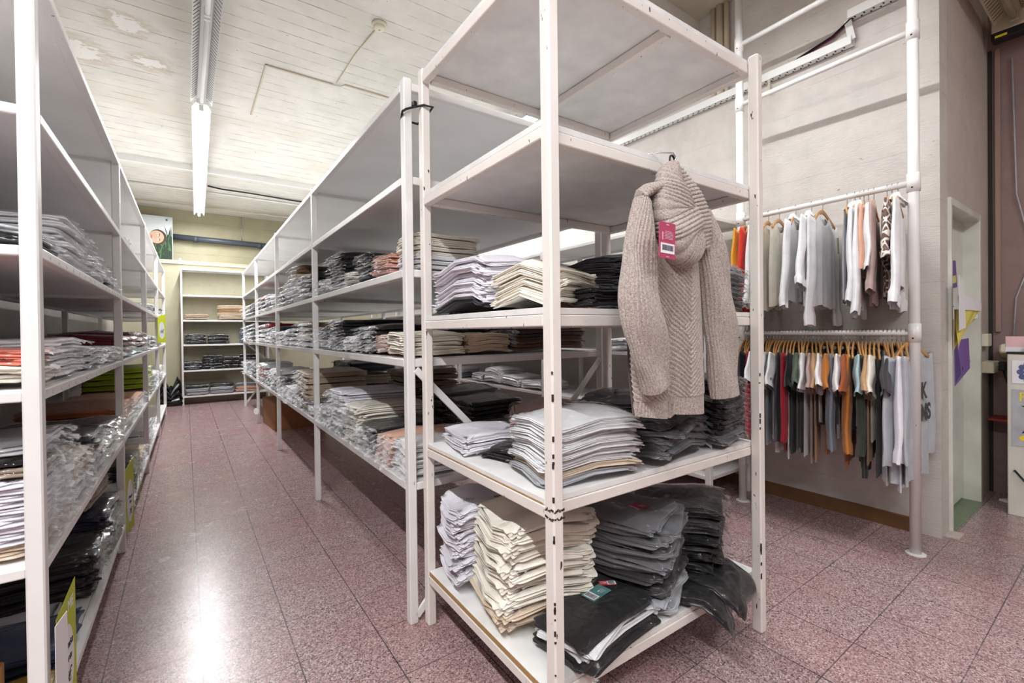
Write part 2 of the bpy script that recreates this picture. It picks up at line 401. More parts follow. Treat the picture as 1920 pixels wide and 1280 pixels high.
# wall with the doorway
for a, b_ in (((4.6, .726, 0), (4.95, .9, 3.9)), ((3.77, .726, 2.03), (4.6, .9, 3.9))): slab('wall_door', a, b_, DOORW)
slab('trim_1', (-.9, 10.3, 2.55), (3.58, 10.34, 2.575), M['ivory'])
slab('baseboard_right', (3.575, .86, 0), (3.6, 10.3, .085), M['woodfloor'])
slab('trim_2', (-.9, 7.30, 3.40), (3.55, 7.34, 3.475), M['lampwhite'])
d = MB(); d.box((3.77, .71, 0), (3.80, .81, 2.03), 0, .003); d.box((4.56, .71, 0), (4.6, .81, 2.03), 0, .003); d.box((3.801, .7102, 1.985), (4.559, .81, 2.03), 0, .003)
struct(d.build('trim_3', M['doorwhite']))
dr = struct(MB().box((3.8, .80, .02), (4.56, .84, 1.985), 0, .002).build('door_1', M['doorwhite']))
h = MB(); h.lathe([(.028, 0), (.028, .006), (.012, .01), (.012, .045)], 16, 0, basis((4.49, .80, 1.0), (1, 0, 0), (0, 0, 1)))
h.tube([(4.49, .76, 1.0), (4.44, .757, 1.002), (4.38, .76, 1.0)], [.011, .01, .008], 10)
h.build('door_handle', M['wire'], dr, True)['label'] = 'steel lever handle'
slab('trim_4', (3.77, .70, 0), (4.6, .9, .004), plain('green_threshold_tile', (120, 134, 108), .5, noise=90))
slab('trim_5', (3.66, .66, 0), (3.78, .725, .006), plain('pale_stone_sill', (196, 184, 176), .5, noise=20))

# ------------------------------------------------------------------ lamps
LIT = emis('lit_tube', (.97, .985, 1, 1), 7)
LIT.cycles.emission_sampling = 'NONE'
def batten(name, label, p0, p1, lit, w=.15, mat=None, sockets=True):
    p0 = Vector(p0); p1 = Vector(p1); d = (p1 - p0); L = d.length; rz = math.atan2(d.y, d.x)
    t = thing(name, label, 'lamp', p0, rz); mt = mat or M['lampwhite']
    b = MB(); b.box((0, -.035, -.005), (L, .035, .05), 0, .004); b.build('lamp_housing', mt, t)
    rf = MB(); s = .02
    for q in (-1, 1):
        rf.add([(0, q * .036, .012), (L, q * .036, .012), (L, q * w / 2, -.05), (0, q * w / 2, -.05), (0, q * w / 2, -.044), (L, q * w / 2, -.044), (L, q * .036, .018), (0, q * .036, .018)], [(0, 1, 2, 3), (3, 2, 5, 4), (4, 5, 6, 7)])
        k = .05
        while k < L - .05:
            T_ = Matrix.Translation((k, q * (.036 + w / 2) / 2, -.0192)) @ Matrix.Rotation(-q * math.atan2(.062, w / 2 - .036), 4, 'X'); hw_ = math.hypot(.062, w / 2 - .036) * .36; rf.box((0, -hw_, -.0012), (.006, hw_, .0002), 1, 0, T_); k += .045
    rf.build('reflector', [mt, M['slot']], t)
    nt_ = max(1, round(L / 1.3)); l1 = L / nt_
    for i in range(nt_):
        a = i * l1 + .03; e = (i + 1) * l1 - .03
        tb = MB(); tb.tube([(a, 0, -.045), (e, 0, -.045)], .0165, 14); tb.build('lamp_tube', LIT if lit else M['lampold'] if mat else M['paper'], t, True)
        if lit:
            ld = bpy.data.lights.new('tube_light', 'AREA'); ld.shape = 'RECTANGLE'; ld.size = e - a; ld.size_y = .03; ld.energy = lit * .26 * (e - a); ld.color = (.975, .988, 1)
            lo = bpy.data.objects.new('tube_light', ld); C.objects.link(lo); lo.parent = t; lo.location = ((a + e) / 2, 0, -.0635)
        for x in (a - .02, e - .005): MB().box((x, -.02, -.065), (x + .025, .02, 0), 0, .004).build('lamp_socket', mt, t)
    return t
batten('fluorescent_lamp', 'lit white tube lamp running down the middle of the left aisle', (.155, 5.25, 3.45), (.235, 10.0, 3.43), 44)
batten('fluorescent_lamp', 'unlit slotted tube lamp at the near end of the aisle lamp row', (.15, 2.3, 3.47), (.155, 5.2, 3.46), False, .17)
batten('fluorescent_lamp', 'lit tube lamp glimpsed above the front rack over the right aisle', (2.92, 3.55, 3.48), (2.92, 8.4, 3.46), 24)
batten('fluorescent_lamp', 'old cream tube lamp switched off above the white door', (3.55, .56, 3.42), (4.72, .56, 3.42), False, .2, M['lampold'])
batten('fluorescent_lamp', 'lit tube lamp over the open floor in front of the left rack', (-.9, -2.2, 3.5), (-.9, 1.3, 3.5), 74)
batten('fluorescent_lamp', 'lit tube lamp over the gap between the front rack and the clothes rails', (2.25, .85, 3.55), (2.25, 2.15, 3.55), 36)
batten('fluorescent_lamp', 'lit tube lamp on the ceiling over the till side', (1.0, -1.5, 3.8), (3.6, -1.5, 3.8), 34)
# end block of the old lamp
t = thing('lamp_end_box', 'cream and black lamp end block with a round hole, up by the brown wall', 'lamp part', (4.75, .56, 3.34))
b = MB(); b.box((0, -.30, 0), (.09, .12, .16), 0, .006); b.build('casing', M['lampold'], t)
b = MB(); b.box((-.004, -.30, -.05), (.09, .12, 0), 0, .004); b.build('black_base', M['black'], t)
b = MB(); b.lathe([(.026, -.004), (.026, .002)], 20, 0, basis((-.001, -.10, .09), (0, 1, 0), (0, 0, 1))); b.build('socket_hole', M['slot'], t)
b = MB(); b.box((-.007, .04, -.04), (-.003, .1, -.025)); b.build('yellow_mark', M['brightyellow'], t)
# smoke detector with its cable
t = thing('smoke_detector', 'round cream smoke detector fixed on the boarded ceiling', 'smoke detector', (1.235, 3.42, 3.6))
b = MB(); b.lathe([(.052, 0), (.056, -.012), (.052, -.022), (.046, -.024)], 32); b.build('base_ring', M['ivory'], t, True)
b = MB(); b.lathe([(.043, -.02), (.046, -.034), (.036, -.046), (.018, -.05), (.001, -.05)], 32); b.build('sensor_head', M['ivory'], t, True)
b = MB(); b.lathe([(.008, -.049), (.006, -.053), (.001, -.053)], 12); b.build('indicator', M['greyprint'], t, True)
o = MB().tube([(1.235, 3.48, 3.594), (1.2, 3.9, 3.594), (1.19, 4.44, 3.594)], .006, 8).build('ceiling_cable', M['ivory'], smooth=True)
tag(o, 'thin cream cable running from the smoke detector across the ceiling', 'cable')
b = MB(); b.box((.6, 4.485, 3.588), (1.17, 4.505, 3.6), 0, .002); b.box((1.26, 4.43, 3.588), (1.9, 4.45, 3.6), 0, .002); b.box((.6, 4.485, 3.59), (.615, 5.6, 3.6), 0, .002)
b.tube([(1.17, 4.495, 3.594), (1.2, 4.47, 3.585), (1.235, 4.47, 3.586), (1.26, 4.44, 3.594)], .004, 8)
tag(b.build('cable_duct', plain('ceiling_duct', (200, 190, 172), .5)), 'flat cable duct bent in an L on the boarded ceiling', 'cable duct')
o = MB().tube([(.32, 8.62, 3.585), (.5, 8.6, 3.56), (.9, 8.62, 3.565), (1.6, 8.75, 3.58), (2.6, 8.8, 3.585)], .012, 8).build('ceiling_cable', M['slot'], smooth=True)
tag(o, 'dark cable looping across the ceiling behind the beam', 'cable')
o = MB().tube([(-.9, 9.0, 3.58), (1.5, 9.0, 3.58), (3.5, 9.0, 3.58)], .014, 8).build('conduit_pipe', M['lampwhite'], smooth=True); tag(o, 'white conduit pipe across the far ceiling, nearer of two', 'conduit')
o = MB().tube([(-.9, 9.95, 3.55), (3.5, 9.95, 3.55)], .014, 8).build('conduit_pipe', M['pale'], smooth=True); tag(o, 'beige conduit pipe across the far ceiling close to the back wall', 'conduit')
t = thing('drain_pipe', 'dark grey pipe along the upper back wall', 'pipe', (-.4, 10.5, 3.07))
MB().tube([(0, 0, 0), (1.2, 0, -.02), (3.9, 0, -.06)], .055, 18).build('pipe_run', M['pipe'], t, True)
for x in (.55, 1.62, 2.7): MB().tube([(x, 0, -.01 - x * .015), (x + .07, 0, -.011 - x * .015)], .06, 18).build('pipe_collar', M['pipe'], t, True)
MB().tube([(1.34, 0, .03), (1.34, 0, .5)], .006, 8).build('hanger_rod', M['wire'], t, True)
# poster leaning on the ledge
t = thing('poster_board', 'poster board with a sideways face and dark leaves on the back ledge', 'poster', (-.78, 10.40, 2.62), 0)
MB().box((0, 0, 0), (.62, .012, .78), 0, .001).build('board', M['poster'], t)
T0 = basis((0, -.002, 0), (1, 0, 0), (0, 0, 1))
def ell(cx, cy, rx, ry, n=28): return [(cx + rx * math.cos(2 * PI * i / n), cy + ry * math.sin(2 * PI * i / n)) for i in range(n)]
lv = MB(); rnd = random.Random(3)
T = T0.copy(); T.translation = (0, -.0006, 0); lv.prism([(.28, .01), (.61, .01), (.61, .30), (.54, .26), (.5, .30), (.44, .22), (.38, .24), (.33, .14)], T, .0003)
for i in range(170):
    x = rnd.uniform(.30, .6); a = rnd.uniform(-.6, .6) + PI / 2; l = rnd.uniform(.12, .34); y = rnd.uniform(.02, .22) + (.12 if x > .5 else 0)
    w = .010; dx, dy = math.cos(a) * l, math.sin(a) * l
    if not (.01 < x + dx < .61): continue
    T = T0.copy(); T.translation = (0, -.0010 - i * 4e-6, 0)
    lv.prism([(x - w, y), (x + w, y), (x + dx * .6 + w * .7, y + dy * .6), (x + dx, y + dy), (x + dx * .6 - w * .7, y + dy * .6)], T, .0004, 1 if i % 4 == 0 else 0)
lv.build('printed_leaves', [M['leafprint'], plain('printed_light_foliage', (70, 104, 60), .6)], t)
Tf = basis((0, -.0028, 0), (1, 0, 0), (0, 0, 1))
MB().prism(ell(.405, .40, .125, .135), basis((0, -.0022, 0), (1, 0, 0), (0, 0, 1)), .0004).build('printed_hair', M['hair'], t)
fm = MB(); fm.prism(ell(.385, .40, .108, .115), Tf, .0004, 0)
Te = basis((0, -.0034, 0), (1, 0, 0), (0, 0, 1))
for y in (.352, .442):
    fm.prism(ell(.405, y, .010, .020, 14), Te, .0003, 3); fm.prism(ell(.404, y, .0075, .0085, 12), basis((0, -.0038, 0), (1, 0, 0), (0, 0, 1)), .0003, 1)
    fm.prism(ell(.432, y, .0045, .026, 14), Te, .0003, 1)
fm.prism([(.352, .378), (.352, .416), (.40, .401), (.40, .393)], Te, .0002, 2); fm.prism(ell(.312, .397, .011, .036), Te, .0003, 4)
fm.build('printed_face', [M['skin'], M['hair'], plain('printed_shade', (198, 158, 132), .6), M['paper'], plain('printed_lips', (180, 108, 98), .6)], t)
MB().prism(ell(.535, .72, .017, .017), Te, .0006).build('printed_badge', M['pipe'], t)
for i, (x, s) in enumerate(((.0, .05), (.2, .035))):
    o = MB().prism([(0, 0), (s, .005), (s * .8, s * .7), (s * .2, s)], basis((x - .08 + .14 * i, 10.42, 2.622), (1, 0, 0), (0, .3, 1)), .012).build('paper_scrap', M['paper'])
    tag(o, ('crumpled paper scrap on the back ledge beside the poster', 'smaller paper scrap farther along the back ledge')[i], 'paper')
# trays, pipes on the right wall
def tray(name, label, y0, y1, z, x=3.545, cut=True):
    t = thing(name, label, 'cable tray', (x, y0, z)); L = y1 - y0
    b = MB(); b.box((-.002, 0, 0), (.055, L, .004)); b.box((-.004, 0, 0), (0, L, .055)); b.box((.05, 0, 0), (.055, L, .055)); k = .04
    while k < L - .03:
        b.box((.006, k, -.0012), (.024, k + .008, -.0002), 1); b.box((.03, k + .02, -.0012), (.046, k + .028, -.0002), 1); k += .05
    b.build('channel', [M['lampwhite'], M['slot']], t); return t
TR = tray('cable_tray', 'white slotted cable tray on the beige wall above the clothes rails', 1.14, 4.2, 3.09)
tray('cable_tray', 'short white slotted cable tray stepping up near the tall pole', .78, 1.16, 3.26)
o = MB().bar((3.56, 1.14, 3.12), (3.56, 1.165, 3.26), .04, .006, up=(1, 0, 0)).build('tray_link', M['lampwhite']); tag(o, 'sloping metal link between the two cable trays', 'bracket')
for i, (c, dz, nm) in enumerate((('black', 0, 'black'), ('navy', .012, 'dark blue'), ('crimson', .022, 'crimson'), ('bluegrey', .03, 'pale blue'))):
    o = MB().tube([(3.565 + i * .006, 1.95, 3.105), (3.565 + i * .006, 1.6, 3.13), (3.56 + i * .006, 1.25, 3.20 - dz * .3), (3.56 + i * .006, 1.12, 3.275)], .006, 8).build('tray_cable', cm(c), smooth=True)
    tag(o, nm + ' cable rising slackly between the wall cable trays', 'cable')
o = MB().prism([(0, 0), (.06, 0), (0, .09)], basis((3.54, 1.66, 3.0), (1, 0, 0), (0, 0, 1)), .012).build('tray_bracket', M['pale'], TR); o.location = -TR.location
for i, (y, r) in enumerate(((2.10, .022), (2.045, .03), (1.99, .02))):
    o = MB().tube([(3.57, y, 3.15), (3.57, y, 3.87)], r, 14).build('riser_pipe', M['pale'], smooth=True)
    tag(o, ('slim beige riser pipe on the wall, farthest of three', 'thickest beige riser pipe, middle of the three on the wall', 'slim beige riser pipe on the wall, nearest the tall pole')[i], 'pipe')
# ------------------------------------------------------------------ racks
class Rack:
    def __init__(s, name, label, loc, rz, ys, depth, levels, pw=(.037, .043), bh=.032, top=None, mat='rack', board='board', dx=-1, group=None, foot=True):
        """local x = depth (0 at the aisle face, growing away from it by dx sign), local y along the aisle; levels = heights of the beam tops"""
        t = s.t = thing(name, label, 'shelving rack', loc, rz, group); s.loc = Vector(loc); s.rz = rz; s.levels = levels
        m = M[mat]; px, py = pw; top = top or levels[0] + .015
        X = lambda a, b: (min(a, b), max(a, b))
        for i, y in enumerate(ys):
            for x in (0, dx * (depth - px)):
                a, b = X(x, x + dx * px); MB().box((a, y, 0), (b, y + py, top), 0, .004).build('post', m, t)
        for z in levels:
            for x, in ((0,), (dx * (depth - .03),)):
                a, b = X(x, x + dx * .03)
                for i in range(len(ys) - 1): MB().box((a, ys[i] + py * .98, z - bh), (b, ys[i + 1] + py * .02, z), 0, .003).build('beam', m, t)
            for y in ys:
                a, b = X(dx * px * .98, dx * (depth - px * .98)); MB().box((a, y + .004, z - bh), (b, y + .03, z - .001), 0, .003).build('cross_beam', m, t)
            for i in range(len(ys) - 1):
                a, b = X(dx * .031, dx * (depth - .031)); MB().box((a, ys[i] + .032, z - .012), (b, ys[i + 1] - .001, z + .002), 0, .001).build('shelf_board', M[board], t)
    def brace(s, a, b, w=.03): MB().bar(a, b, w, .012, up=(0, 1, 0)).build('brace', M['rack'], s.t)
    def P(s, x, y, z=0): return s.loc + Matrix.Rotation(s.rz, 3, 'Z') @ Vector((x, y, z))

mid = Rack('shelving_rack', 'long white steel rack in the middle, running back from behind the front rack', (.765, 1.84, 0), R(-.43), [0, 1.79, 3.61, 5.47, 7.33], 1.2, [2.317, 1.918, 1.521, 1.135, .604], dx=1, bh=.034)
for a, b in (((.04, .004, 1.09), (.46, .004, .66)), ((1.16, .004, 1.09), (.74, .004, .66)), ((.03, .006, .03), (.56, .006, .57)), ((1.17, .006, .03), (.64, .006, .57)),
             ((.03, 7.36, .05), (.4, 7.36, .56)), ((.04, 7.35, 1.09), (.46, 7.35, .72))): mid.brace(a, b)
left = Rack('shelving_rack', 'white steel rack along the left wall, filled with bagged clothes', (-.31, 1.70, 0), R(-.46), [0, 1.75, 3.6, 5.45, 7.3], .56, [2.26, 1.853, 1.489, 1.109, .65, .165], dx=-1, bh=.028)
wallr = Rack('shelving_rack', 'white steel rack against the right wall behind the clothes rails', (2.97, 1.80, 0), R(-.2), [0, 1.82, 3.6, 5.4, 7.2], .56, [2.05, 1.55, 1.07, .62, .215], dx=1, bh=.03)
back = Rack('shelving_unit', 'narrow white shelf unit against the back wall at the aisle end', (-.06, 10.02, 0), R(-90), [0, 1.36], .31, [2.44, 1.97, 1.52, 1.08, .62, .16], pw=(.03, .03), dx=-1, bh=.03)

# front rack: posts proud of its frame, chipboard shelves on top of the beams
isl = thing('shelving_rack', 'white front rack with chipped posts and a knitted jumper hanging on it', 'shelving rack', (.81, .95, 0), R(-1))
ISL = lambda x, y: Vector((.81, .95, 0)) + Matrix.Rotation(R(-1), 3, 'Z') @ Vector((x, y, 0))
IW, IDp = 1.127, .88
def chipped(b, rnd, band, x0, y0):
    # paint worn off along the near edge
    if band:
        for z in (.752, .73):
            for side in (0, 1):
                for k in range(9):
                    a = k * .0042 + rnd.uniform(-.001, .001); hh = rnd.uniform(.003, .008); zz = z + rnd.uniform(-.003, .003)
                    if side: b.box((x0 + .001 + a, y0 - .0006, zz), (x0 + .0055 + a, y0 + .0004, zz + hh), 1)
                    else: b.box((x0 - .0006, y0 + .001 + a, zz), (x0 + .0004, y0 + .0055 + a, zz + hh), 1)
    for k in range(26 if band else 14):
        z = rnd.choice([rnd.uniform(.78, .95), rnd.uniform(.3, .5), rnd.uniform(.05, .3), rnd.uniform(.1, 1.2)]); hh = rnd.uniform(.003, .02)
        b.box((x0 - .0005, y0 - .0005, z), (x0 + rnd.uniform(.002, .005), y0 + rnd.uniform(.002, .005), z + hh), 1)
SCUFF = plain('bare_metal_scuffs', (52, 36, 32), .8)
for x, y in ((0, 0), (IW - .037, 0), (0, IDp - .042), (IW - .037, IDp - .042)):
    b = MB().box((x, y, 0), (x + .037, y + .042, 2.365), 0, .005)
    if y == 0: chipped(b, random.Random(5), x == 0, x, y)
    b.build('post', [M['rack_old'], SCUFF], isl)
IZ = [2.30, 1.785, 1.262, .725, .185]
for i, z in enumerate(IZ):
    h = .034
    for x in (.001, IW - .031): MB().box((x, .041, z), (x + .03, IDp - .041, z + h), 0, .003).build('beam', M['rack_old'], isl)
    for y in (.040, IDp - .072): MB().box((.036, y, z), (IW - .036, y + .03, z + h), 0, .003).build('beam', M['rack_old'], isl)
    MB().box((.004, .043, z + h + .0015), (IW - .004, IDp - .044, z + h + .02), 0, .001).build('shelf_board', M['old_board'], isl)
    if i in (3, 4): MB().box((.0025, .05, z + h + .002), (.0042, IDp - .05, z + h + (.019 if i == 4 else .006))).build('board_edge', M['chip'], isl)['label'] = 'bare chipboard edge of the shelf'
MB().box((.60, .07, 2.297), (.63, IDp - .073, 2.333), 0, .003).build('batten', M['rack_old'], isl)
# cable ties joining the two racks
t = thing('cable_tie', 'black cable tie binding the front rack to the middle rack', 'cable tie', (.80, 1.80, 2.19))
MB().tube([(-.045, .03, -.012), (-.03, .028, .0), (0, .03, .016), (.03, -.02, .014), (.065, -.03, .01), (.066, .02, 0), (.05, .09, -.02), (-.03, .09, -.02), (-.045, .03, -.012)], .005, 8).build('strap', M['black'], t, True)
MB().box((-.012, -.004, .008), (.008, .016, .03), 0, .003).build('ratchet_head', M['black'], t)

# ------------------------------------------------------------------ folded clothes
def warp(W, D, p):
    ax, ay, dr, fx, fy, ph = p
    def w(x, y):
        return ax * np.sin(2 * PI * fx * x / W + ph) + ay * np.sin(2 * PI * fy * y / D + ph * 1.7) - dr * (np.abs(2 * x / W) ** 2.6 + np.abs(2 * y / D) ** 2.6) * .5
    g = np.linspace(-.5, .5, 15); X, Y = np.meshgrid(g * W, g * D); mn = w(X, Y).min()
    return lambda x, y: w(x, y) - mn
def folded_mesh(W, D, t, w, seed, layers=2, rough=1.):
    rs = np.random.RandomState(seed); n = 56; hx, hy = W / 2, D / 2
    a = np.linspace(0, 2 * PI, n, endpoint=False); c, s = np.cos(a), np.sin(a); e = 2 / 11
    ox = hx * np.sign(c) * np.abs(c) ** e; oy = hy * np.sign(s) * np.abs(s) ** e
    V = []; K = 4 * layers
    wob = [rs.uniform(-1, 1, 6) for _ in range(layers)]
    def wobble(k, ang): q = wob[k]; return (q[0] * np.sin(2 * ang + q[3] * 3) + q[1] * np.sin(5 * ang + q[4] * 3) + q[2] * np.sin(9 * ang + q[5] * 3)) * .0058 * rough
    lz = [rs.uniform(-1, 1, 4) for _ in range(2)]
    def lift(x, y): return t * .18 * rough * (lz[0][0] * np.sin(x * 31 + lz[0][1] * 3) + lz[0][2] * np.sin(y * 27 + lz[0][3] * 3))
    for k in range(K + 1):
        f = k / K; L = min(layers - 1, int(f * layers)); g = f * layers - L
        r = -.5 * (t / layers) * (1 - math.sqrt(max(0, 1 - (2 * g - 1) ** 2))) * 1.4
        q = r + wobble(L, a)
        sx = (hx + q) / hx; sy = (hy + q) / hy; x, y = ox * sx, oy * sy
        V.append(np.stack([x, y, w(x, y) + f * t * (1 - .0) + lift(x, y) * f], 1))
    ntop = len(V)
    for sc_ in (.965, .8, .5, .2):
        x, y = ox * sc_, oy * sc_; z = w(x, y) + t + lift(x, y) + .0016 * np.sin(x * 60 + seed) * np.sin(y * 50 + seed * 2)
        V.append(np.stack([x, y, z], 1))
    V = np.concatenate(V); top = len(V); rings = ntop + 4
    F = [(i * n + k, i * n + (k + 1) % n, (i + 1) * n + (k + 1) % n, (i + 1) * n + k) for i in range(rings - 1) for k in range(n)]
    V = np.concatenate([V, [[0, 0, w(0., 0.) + t], [0, 0, w(0., 0.)]]])
    F += [((rings - 1) * n + k, (rings - 1) * n + (k + 1) % n, top) for k in range(n)] + [((k + 1) % n, k, top + 1) for k in range(n)]
    return V, F
def film_mesh(W, D, t, w, seed, ext, big=False):
    rs = np.random.RandomState(seed + 99); hx, hy = W / 2, D / 2; nx, ny = 30, 22
    X, Y = np.meshgrid(np.linspace(-hx - .012, hx + .012, nx), np.linspace(-hy - ext, hy + .008, ny))
    cx = np.clip(X, -hx, hx); cy = np.clip(Y, -hy, hy); d = np.hypot(X - cx, Y - cy); fr = np.clip(-hy - Y, 0, 1)
    ph = rs.uniform(0, 6, 8)
    cr = np.sin(X * 95 + ph[0] + 2 * np.sin(Y * 60)) * np.sin(Y * 80 + ph[1]) + .5 * np.sin(X * 150 + ph[2] + Y * 90) + 1.1 * np.sin(X * 42 + ph[4]) * np.clip(fr / .02, 0, 1) + rs.uniform(-.6, .6, X.shape)
    amp = (.0024 if big else .0009) + .0042 * np.clip(fr / .03, 0, 1)
    Z = w(cx, cy) + t + (.0042 if big else .0028) - np.clip(d / .012, 0, 1) * t * .55 * (fr < .001) - np.clip(fr / .03, 0, 1) * t * .35 - fr * .35 + cr * amp
    Y = Y + np.clip(fr / .03, 0, 1) * .006 * np.sin(X * 70 + ph[3])
    Z = np.maximum(Z, .001 + .001 * rs.uniform(0, 1, Z.shape))
    V = np.stack([X, Y, Z], -1).reshape(-1, 3)
    F = [(j * nx + i, j * nx + i + 1, (j + 1) * nx + i + 1, (j + 1) * nx + i) for j in range(ny - 1) for i in range(nx - 1)]
    mi = [1 if (j + .5) / (ny - 1) * (D + ext + .008) < ext + .012 else 0 for j in range(ny - 1) for i in range(nx - 1)]
    return V, F, mi
def arr_mesh(name, V, F, mat, smooth=True, mi=None):
    me = bpy.data.meshes.new(name); me.from_pydata(np.asarray(V).tolist(), [], F)
    for m_ in (mat if isinstance(mat, list) else [mat]): me.materials.append(m_)
    if mi: me.polygons.foreach_set('material_index', mi)
    if smooth: me.polygons.foreach_set('use_smooth', [True] * len(F))
    me.update(); return me
ORD = ['topmost', 'second', 'third', 'fourth', 'fifth', 'sixth', 'seventh', 'eighth', 'ninth', 'tenth', 'eleventh', 'twelfth', 'thirteenth', 'fourteenth', 'fifteenth', 'sixteenth']
CN = dict(lightgrey='light grey', darkbrown='dark brown', bluegrey='blue-grey', lightblue='light blue', rosetaupe='rose-taupe', jeans='dark blue', darkgreen='dark green')
SEED = [100]; COUNT = [0]
def stack(phrase, pos, rz, W, D, z, n, pitch, cols, bag=True, wp=(.004, .004, .012), jit=(2.5, .008), ext=.03, item='shirt', cat=None, layers=2, rough=1., lean=(0, 0), ends=True, film='film'):
    """n folded things one on another; cols = colour of each from the bottom, as (colour, how many) pairs or one colour"""
    if n > 3 and any(q in phrase for q in ('third bay', 'farthest bay', 'second bay', 'back unit', 'back shelf')):
        k = 1.55 if 'second' in phrase else 1.8; m = max(2, round(n / k))
        if not isinstance(cols, str): cols = [(c, max(1, round(q * m / n))) for c, q in cols]
        pitch *= n / m; n = m; layers = 4
    SEED[0] += 7; sd = SEED[0]; rs = random.Random(sd)
    if isinstance(cols, str): cols = [(cols, n)]
    seq = sum(([c] * k for c, k in cols), [])[:n]; seq += [seq[-1]] * (n - len(seq))
    t = pitch * (.80 if bag else .9)
    w = warp(W, D, (wp[0], wp[1], wp[2], rs.uniform(.7, 1.3), rs.uniform(.7, 1.3), rs.uniform(0, 6)))
    nv = min(n, 3); var = []
    for k in range(nv):
        V, F = folded_mesh(W * rs.uniform(.97, 1.0), D * rs.uniform(.97, 1.0), t, w, sd + k, layers, rough)
        fm = None
        if bag: fv, ff, mi = film_mesh(W, D, t, w, sd + k, ext * rs.uniform(.8, 1.2), film == 'filmgloss'); fm = arr_mesh('plastic_bag', fv, ff, [M[film], M['filmend'] if ends else M[film]], True, mi)
        var.append((V, F, fm))
    cache = {}; out = []
    kind = ('bagged_' if bag else 'folded_') + item
    for i in range(n):
        c = seq[i]; k = i % nv
        if (c, k) not in cache: cache[c, k] = arr_mesh(kind, var[k][0], var[k][1], bagcloth(c) if bag else cm(c))
        o = link(kind, cache[c, k])
        o.location = (pos[0] + rs.uniform(-1, 1) * jit[1] + lean[0] * i, pos[1] + rs.uniform(-1, 1) * jit[1] + lean[1] * i, z + .003 + i * pitch)
        o.rotation_euler = (0, 0, rz + R(rs.uniform(-1, 1) * jit[0]))
        d = n - 1 - i; cname = CN.get(c, c)
        it = ('bagged ' if bag else 'folded ') + item
        if n == 1: lb = f'{cname} {it}, {phrase}'
        else: lb = f"{'lowest' if d == n - 1 else ORD[d]} {cname} {it}, {phrase}"
        tag(o, lb, cat or ('jeans' if item == 'jeans' else item))
        if n > 1: o['group'] = phrase
        if var[k][2]: link('plastic_bag', var[k][2], o)
        o['_t'] = 0.; del o['_t']
        out.append((o, w, t)); COUNT[0] += 1
    return out
def price_tag(o, w, t, x, y, rz, mat, side=1, size=(.052, .03)):
    a, b = size; z = float(w(np.array(x), np.array(y))) + t + .006
    T = Matrix.Translation((x, y, z)) @ Matrix.Rotation(rz, 4, 'Z')
    g = link('price_tag', MB().box((-a, -b, 0), (a, b, .0008), 0, .0002).build('price_tag', mat, mesh_only=True), o); g.matrix_local = T
    bm = MB(); sx = side * a * .55
    bm.box((sx - .016, -b * .8, .0009), (sx + .016, b * .8, .0013), 0)
    r = random.Random(3); yy = -b * .7
    while yy < b * .7: q = r.uniform(.0008, .0024); bm.box((sx - .012, yy, .0014), (sx + .010, yy + q, .0016), 1); yy += q + r.uniform(.0008, .0018)
    bm.box((-side * a * .25 - .005, -.0012, .0009), (-side * a * .25 + .005, .0012, .0013), 0)
    for i in range(5): bm.box((-side * a * .45 - .012, -b * .5 + i * .004, .0009), (-side * a * .45 + .012, -b * .5 + i * .004 + .0012, .0011), 2)
    bm.build('barcode_sticker', [M['paper'], M['ink'], M['greyprint']], g)
    return g
def embroid(o, w, t, s, x, y, rz, mat, size=.03, label='small embroidered letters'):
    z = float(w(np.array(x), np.array(y))) + t + .0045
    return letters('embroidered_letters', s, size, mat, o, Matrix.Translation((x, y, z)) @ Matrix.Rotation(rz, 4, 'Z'), label=label)

# --- middle rack: local (x depth, y along); garment fronts face the aisle (-x)
def ms(lvl, y0, y1, n, pitch, cols, phrase, x0=.012, D=.36, **k):
    k['ext'] = k.get('ext', .03) * .75
    p = mid.P(x0 + D / 2, (y0 + y1) / 2)
    return stack(phrase, p, R(-90) + mid.rz, (y1 - y0) * .98, D, lvl + .004, n, pitch, cols, **k)
U, Q, L_ = 1.523, 1.137, .606
ms(U, 1.38, 1.70, 4, .021, 'white', 'low pile by the second post, upper shelf, middle rack', ext=.05)
ms(U, 1.03, 1.36, 11, .0198, [('white', 2), ('black', 9)], 'tall dark pile, upper shelf, nearest bay, middle rack', ext=.045, D=.40)
ms(U, .76, 1.01, 3, .022, 'cream', 'low pile between two dark piles, upper shelf, middle rack', ext=.05)
ms(U, .50, .74, 6, .022, [('navy', 2), ('black', 4)], 'half-height dark pile beside the peach pile, upper shelf', ext=.04)
ms(U, .25, .48, 4, .024, [('pink', 2), ('peach', 2)], 'peachy pile, upper shelf, middle rack near end', ext=.04)
ms(U, .045, .27, 8, .0205, [('white', 3), ('cream', 5)], 'tall pale pile at the near corner, upper shelf, middle rack', x0=.06, D=.34, bag=False, wp=(.006, .004, .02))
ms(U, .05, .31, 2, .024, [('darkbrown', 1), ('brown', 1)], 'flat dark pile seen past the tall pale pile, upper shelf', x0=.44, D=.26)
ms(U, .05, .38, 4, .020, [('burgundy', 2), ('white', 2)], 'red and white pile deep on the upper shelf, middle rack', x0=.72, D=.26, wp=(.01, .004, .02))
ms(U, .42, .74, 4, .022, [('lightgrey', 2), ('white', 2)], 'pale pile deepest on the upper shelf, middle rack', x0=.80, D=.34)
ms(Q, 1.40, 1.70, 7, .020, [('white', 3), ('black', 4)], 'dark pile by the second post, middle shelf', ext=.05)
ms(Q, 1.07, 1.37, 9, .0205, 'black', 'tall white-edged dark pile, middle shelf, nearest bay', ext=.05, D=.46)
ms(Q, .80, 1.05, 4, .0205, 'white', 'low pile between dark piles, middle shelf, nearest bay', ext=.05)
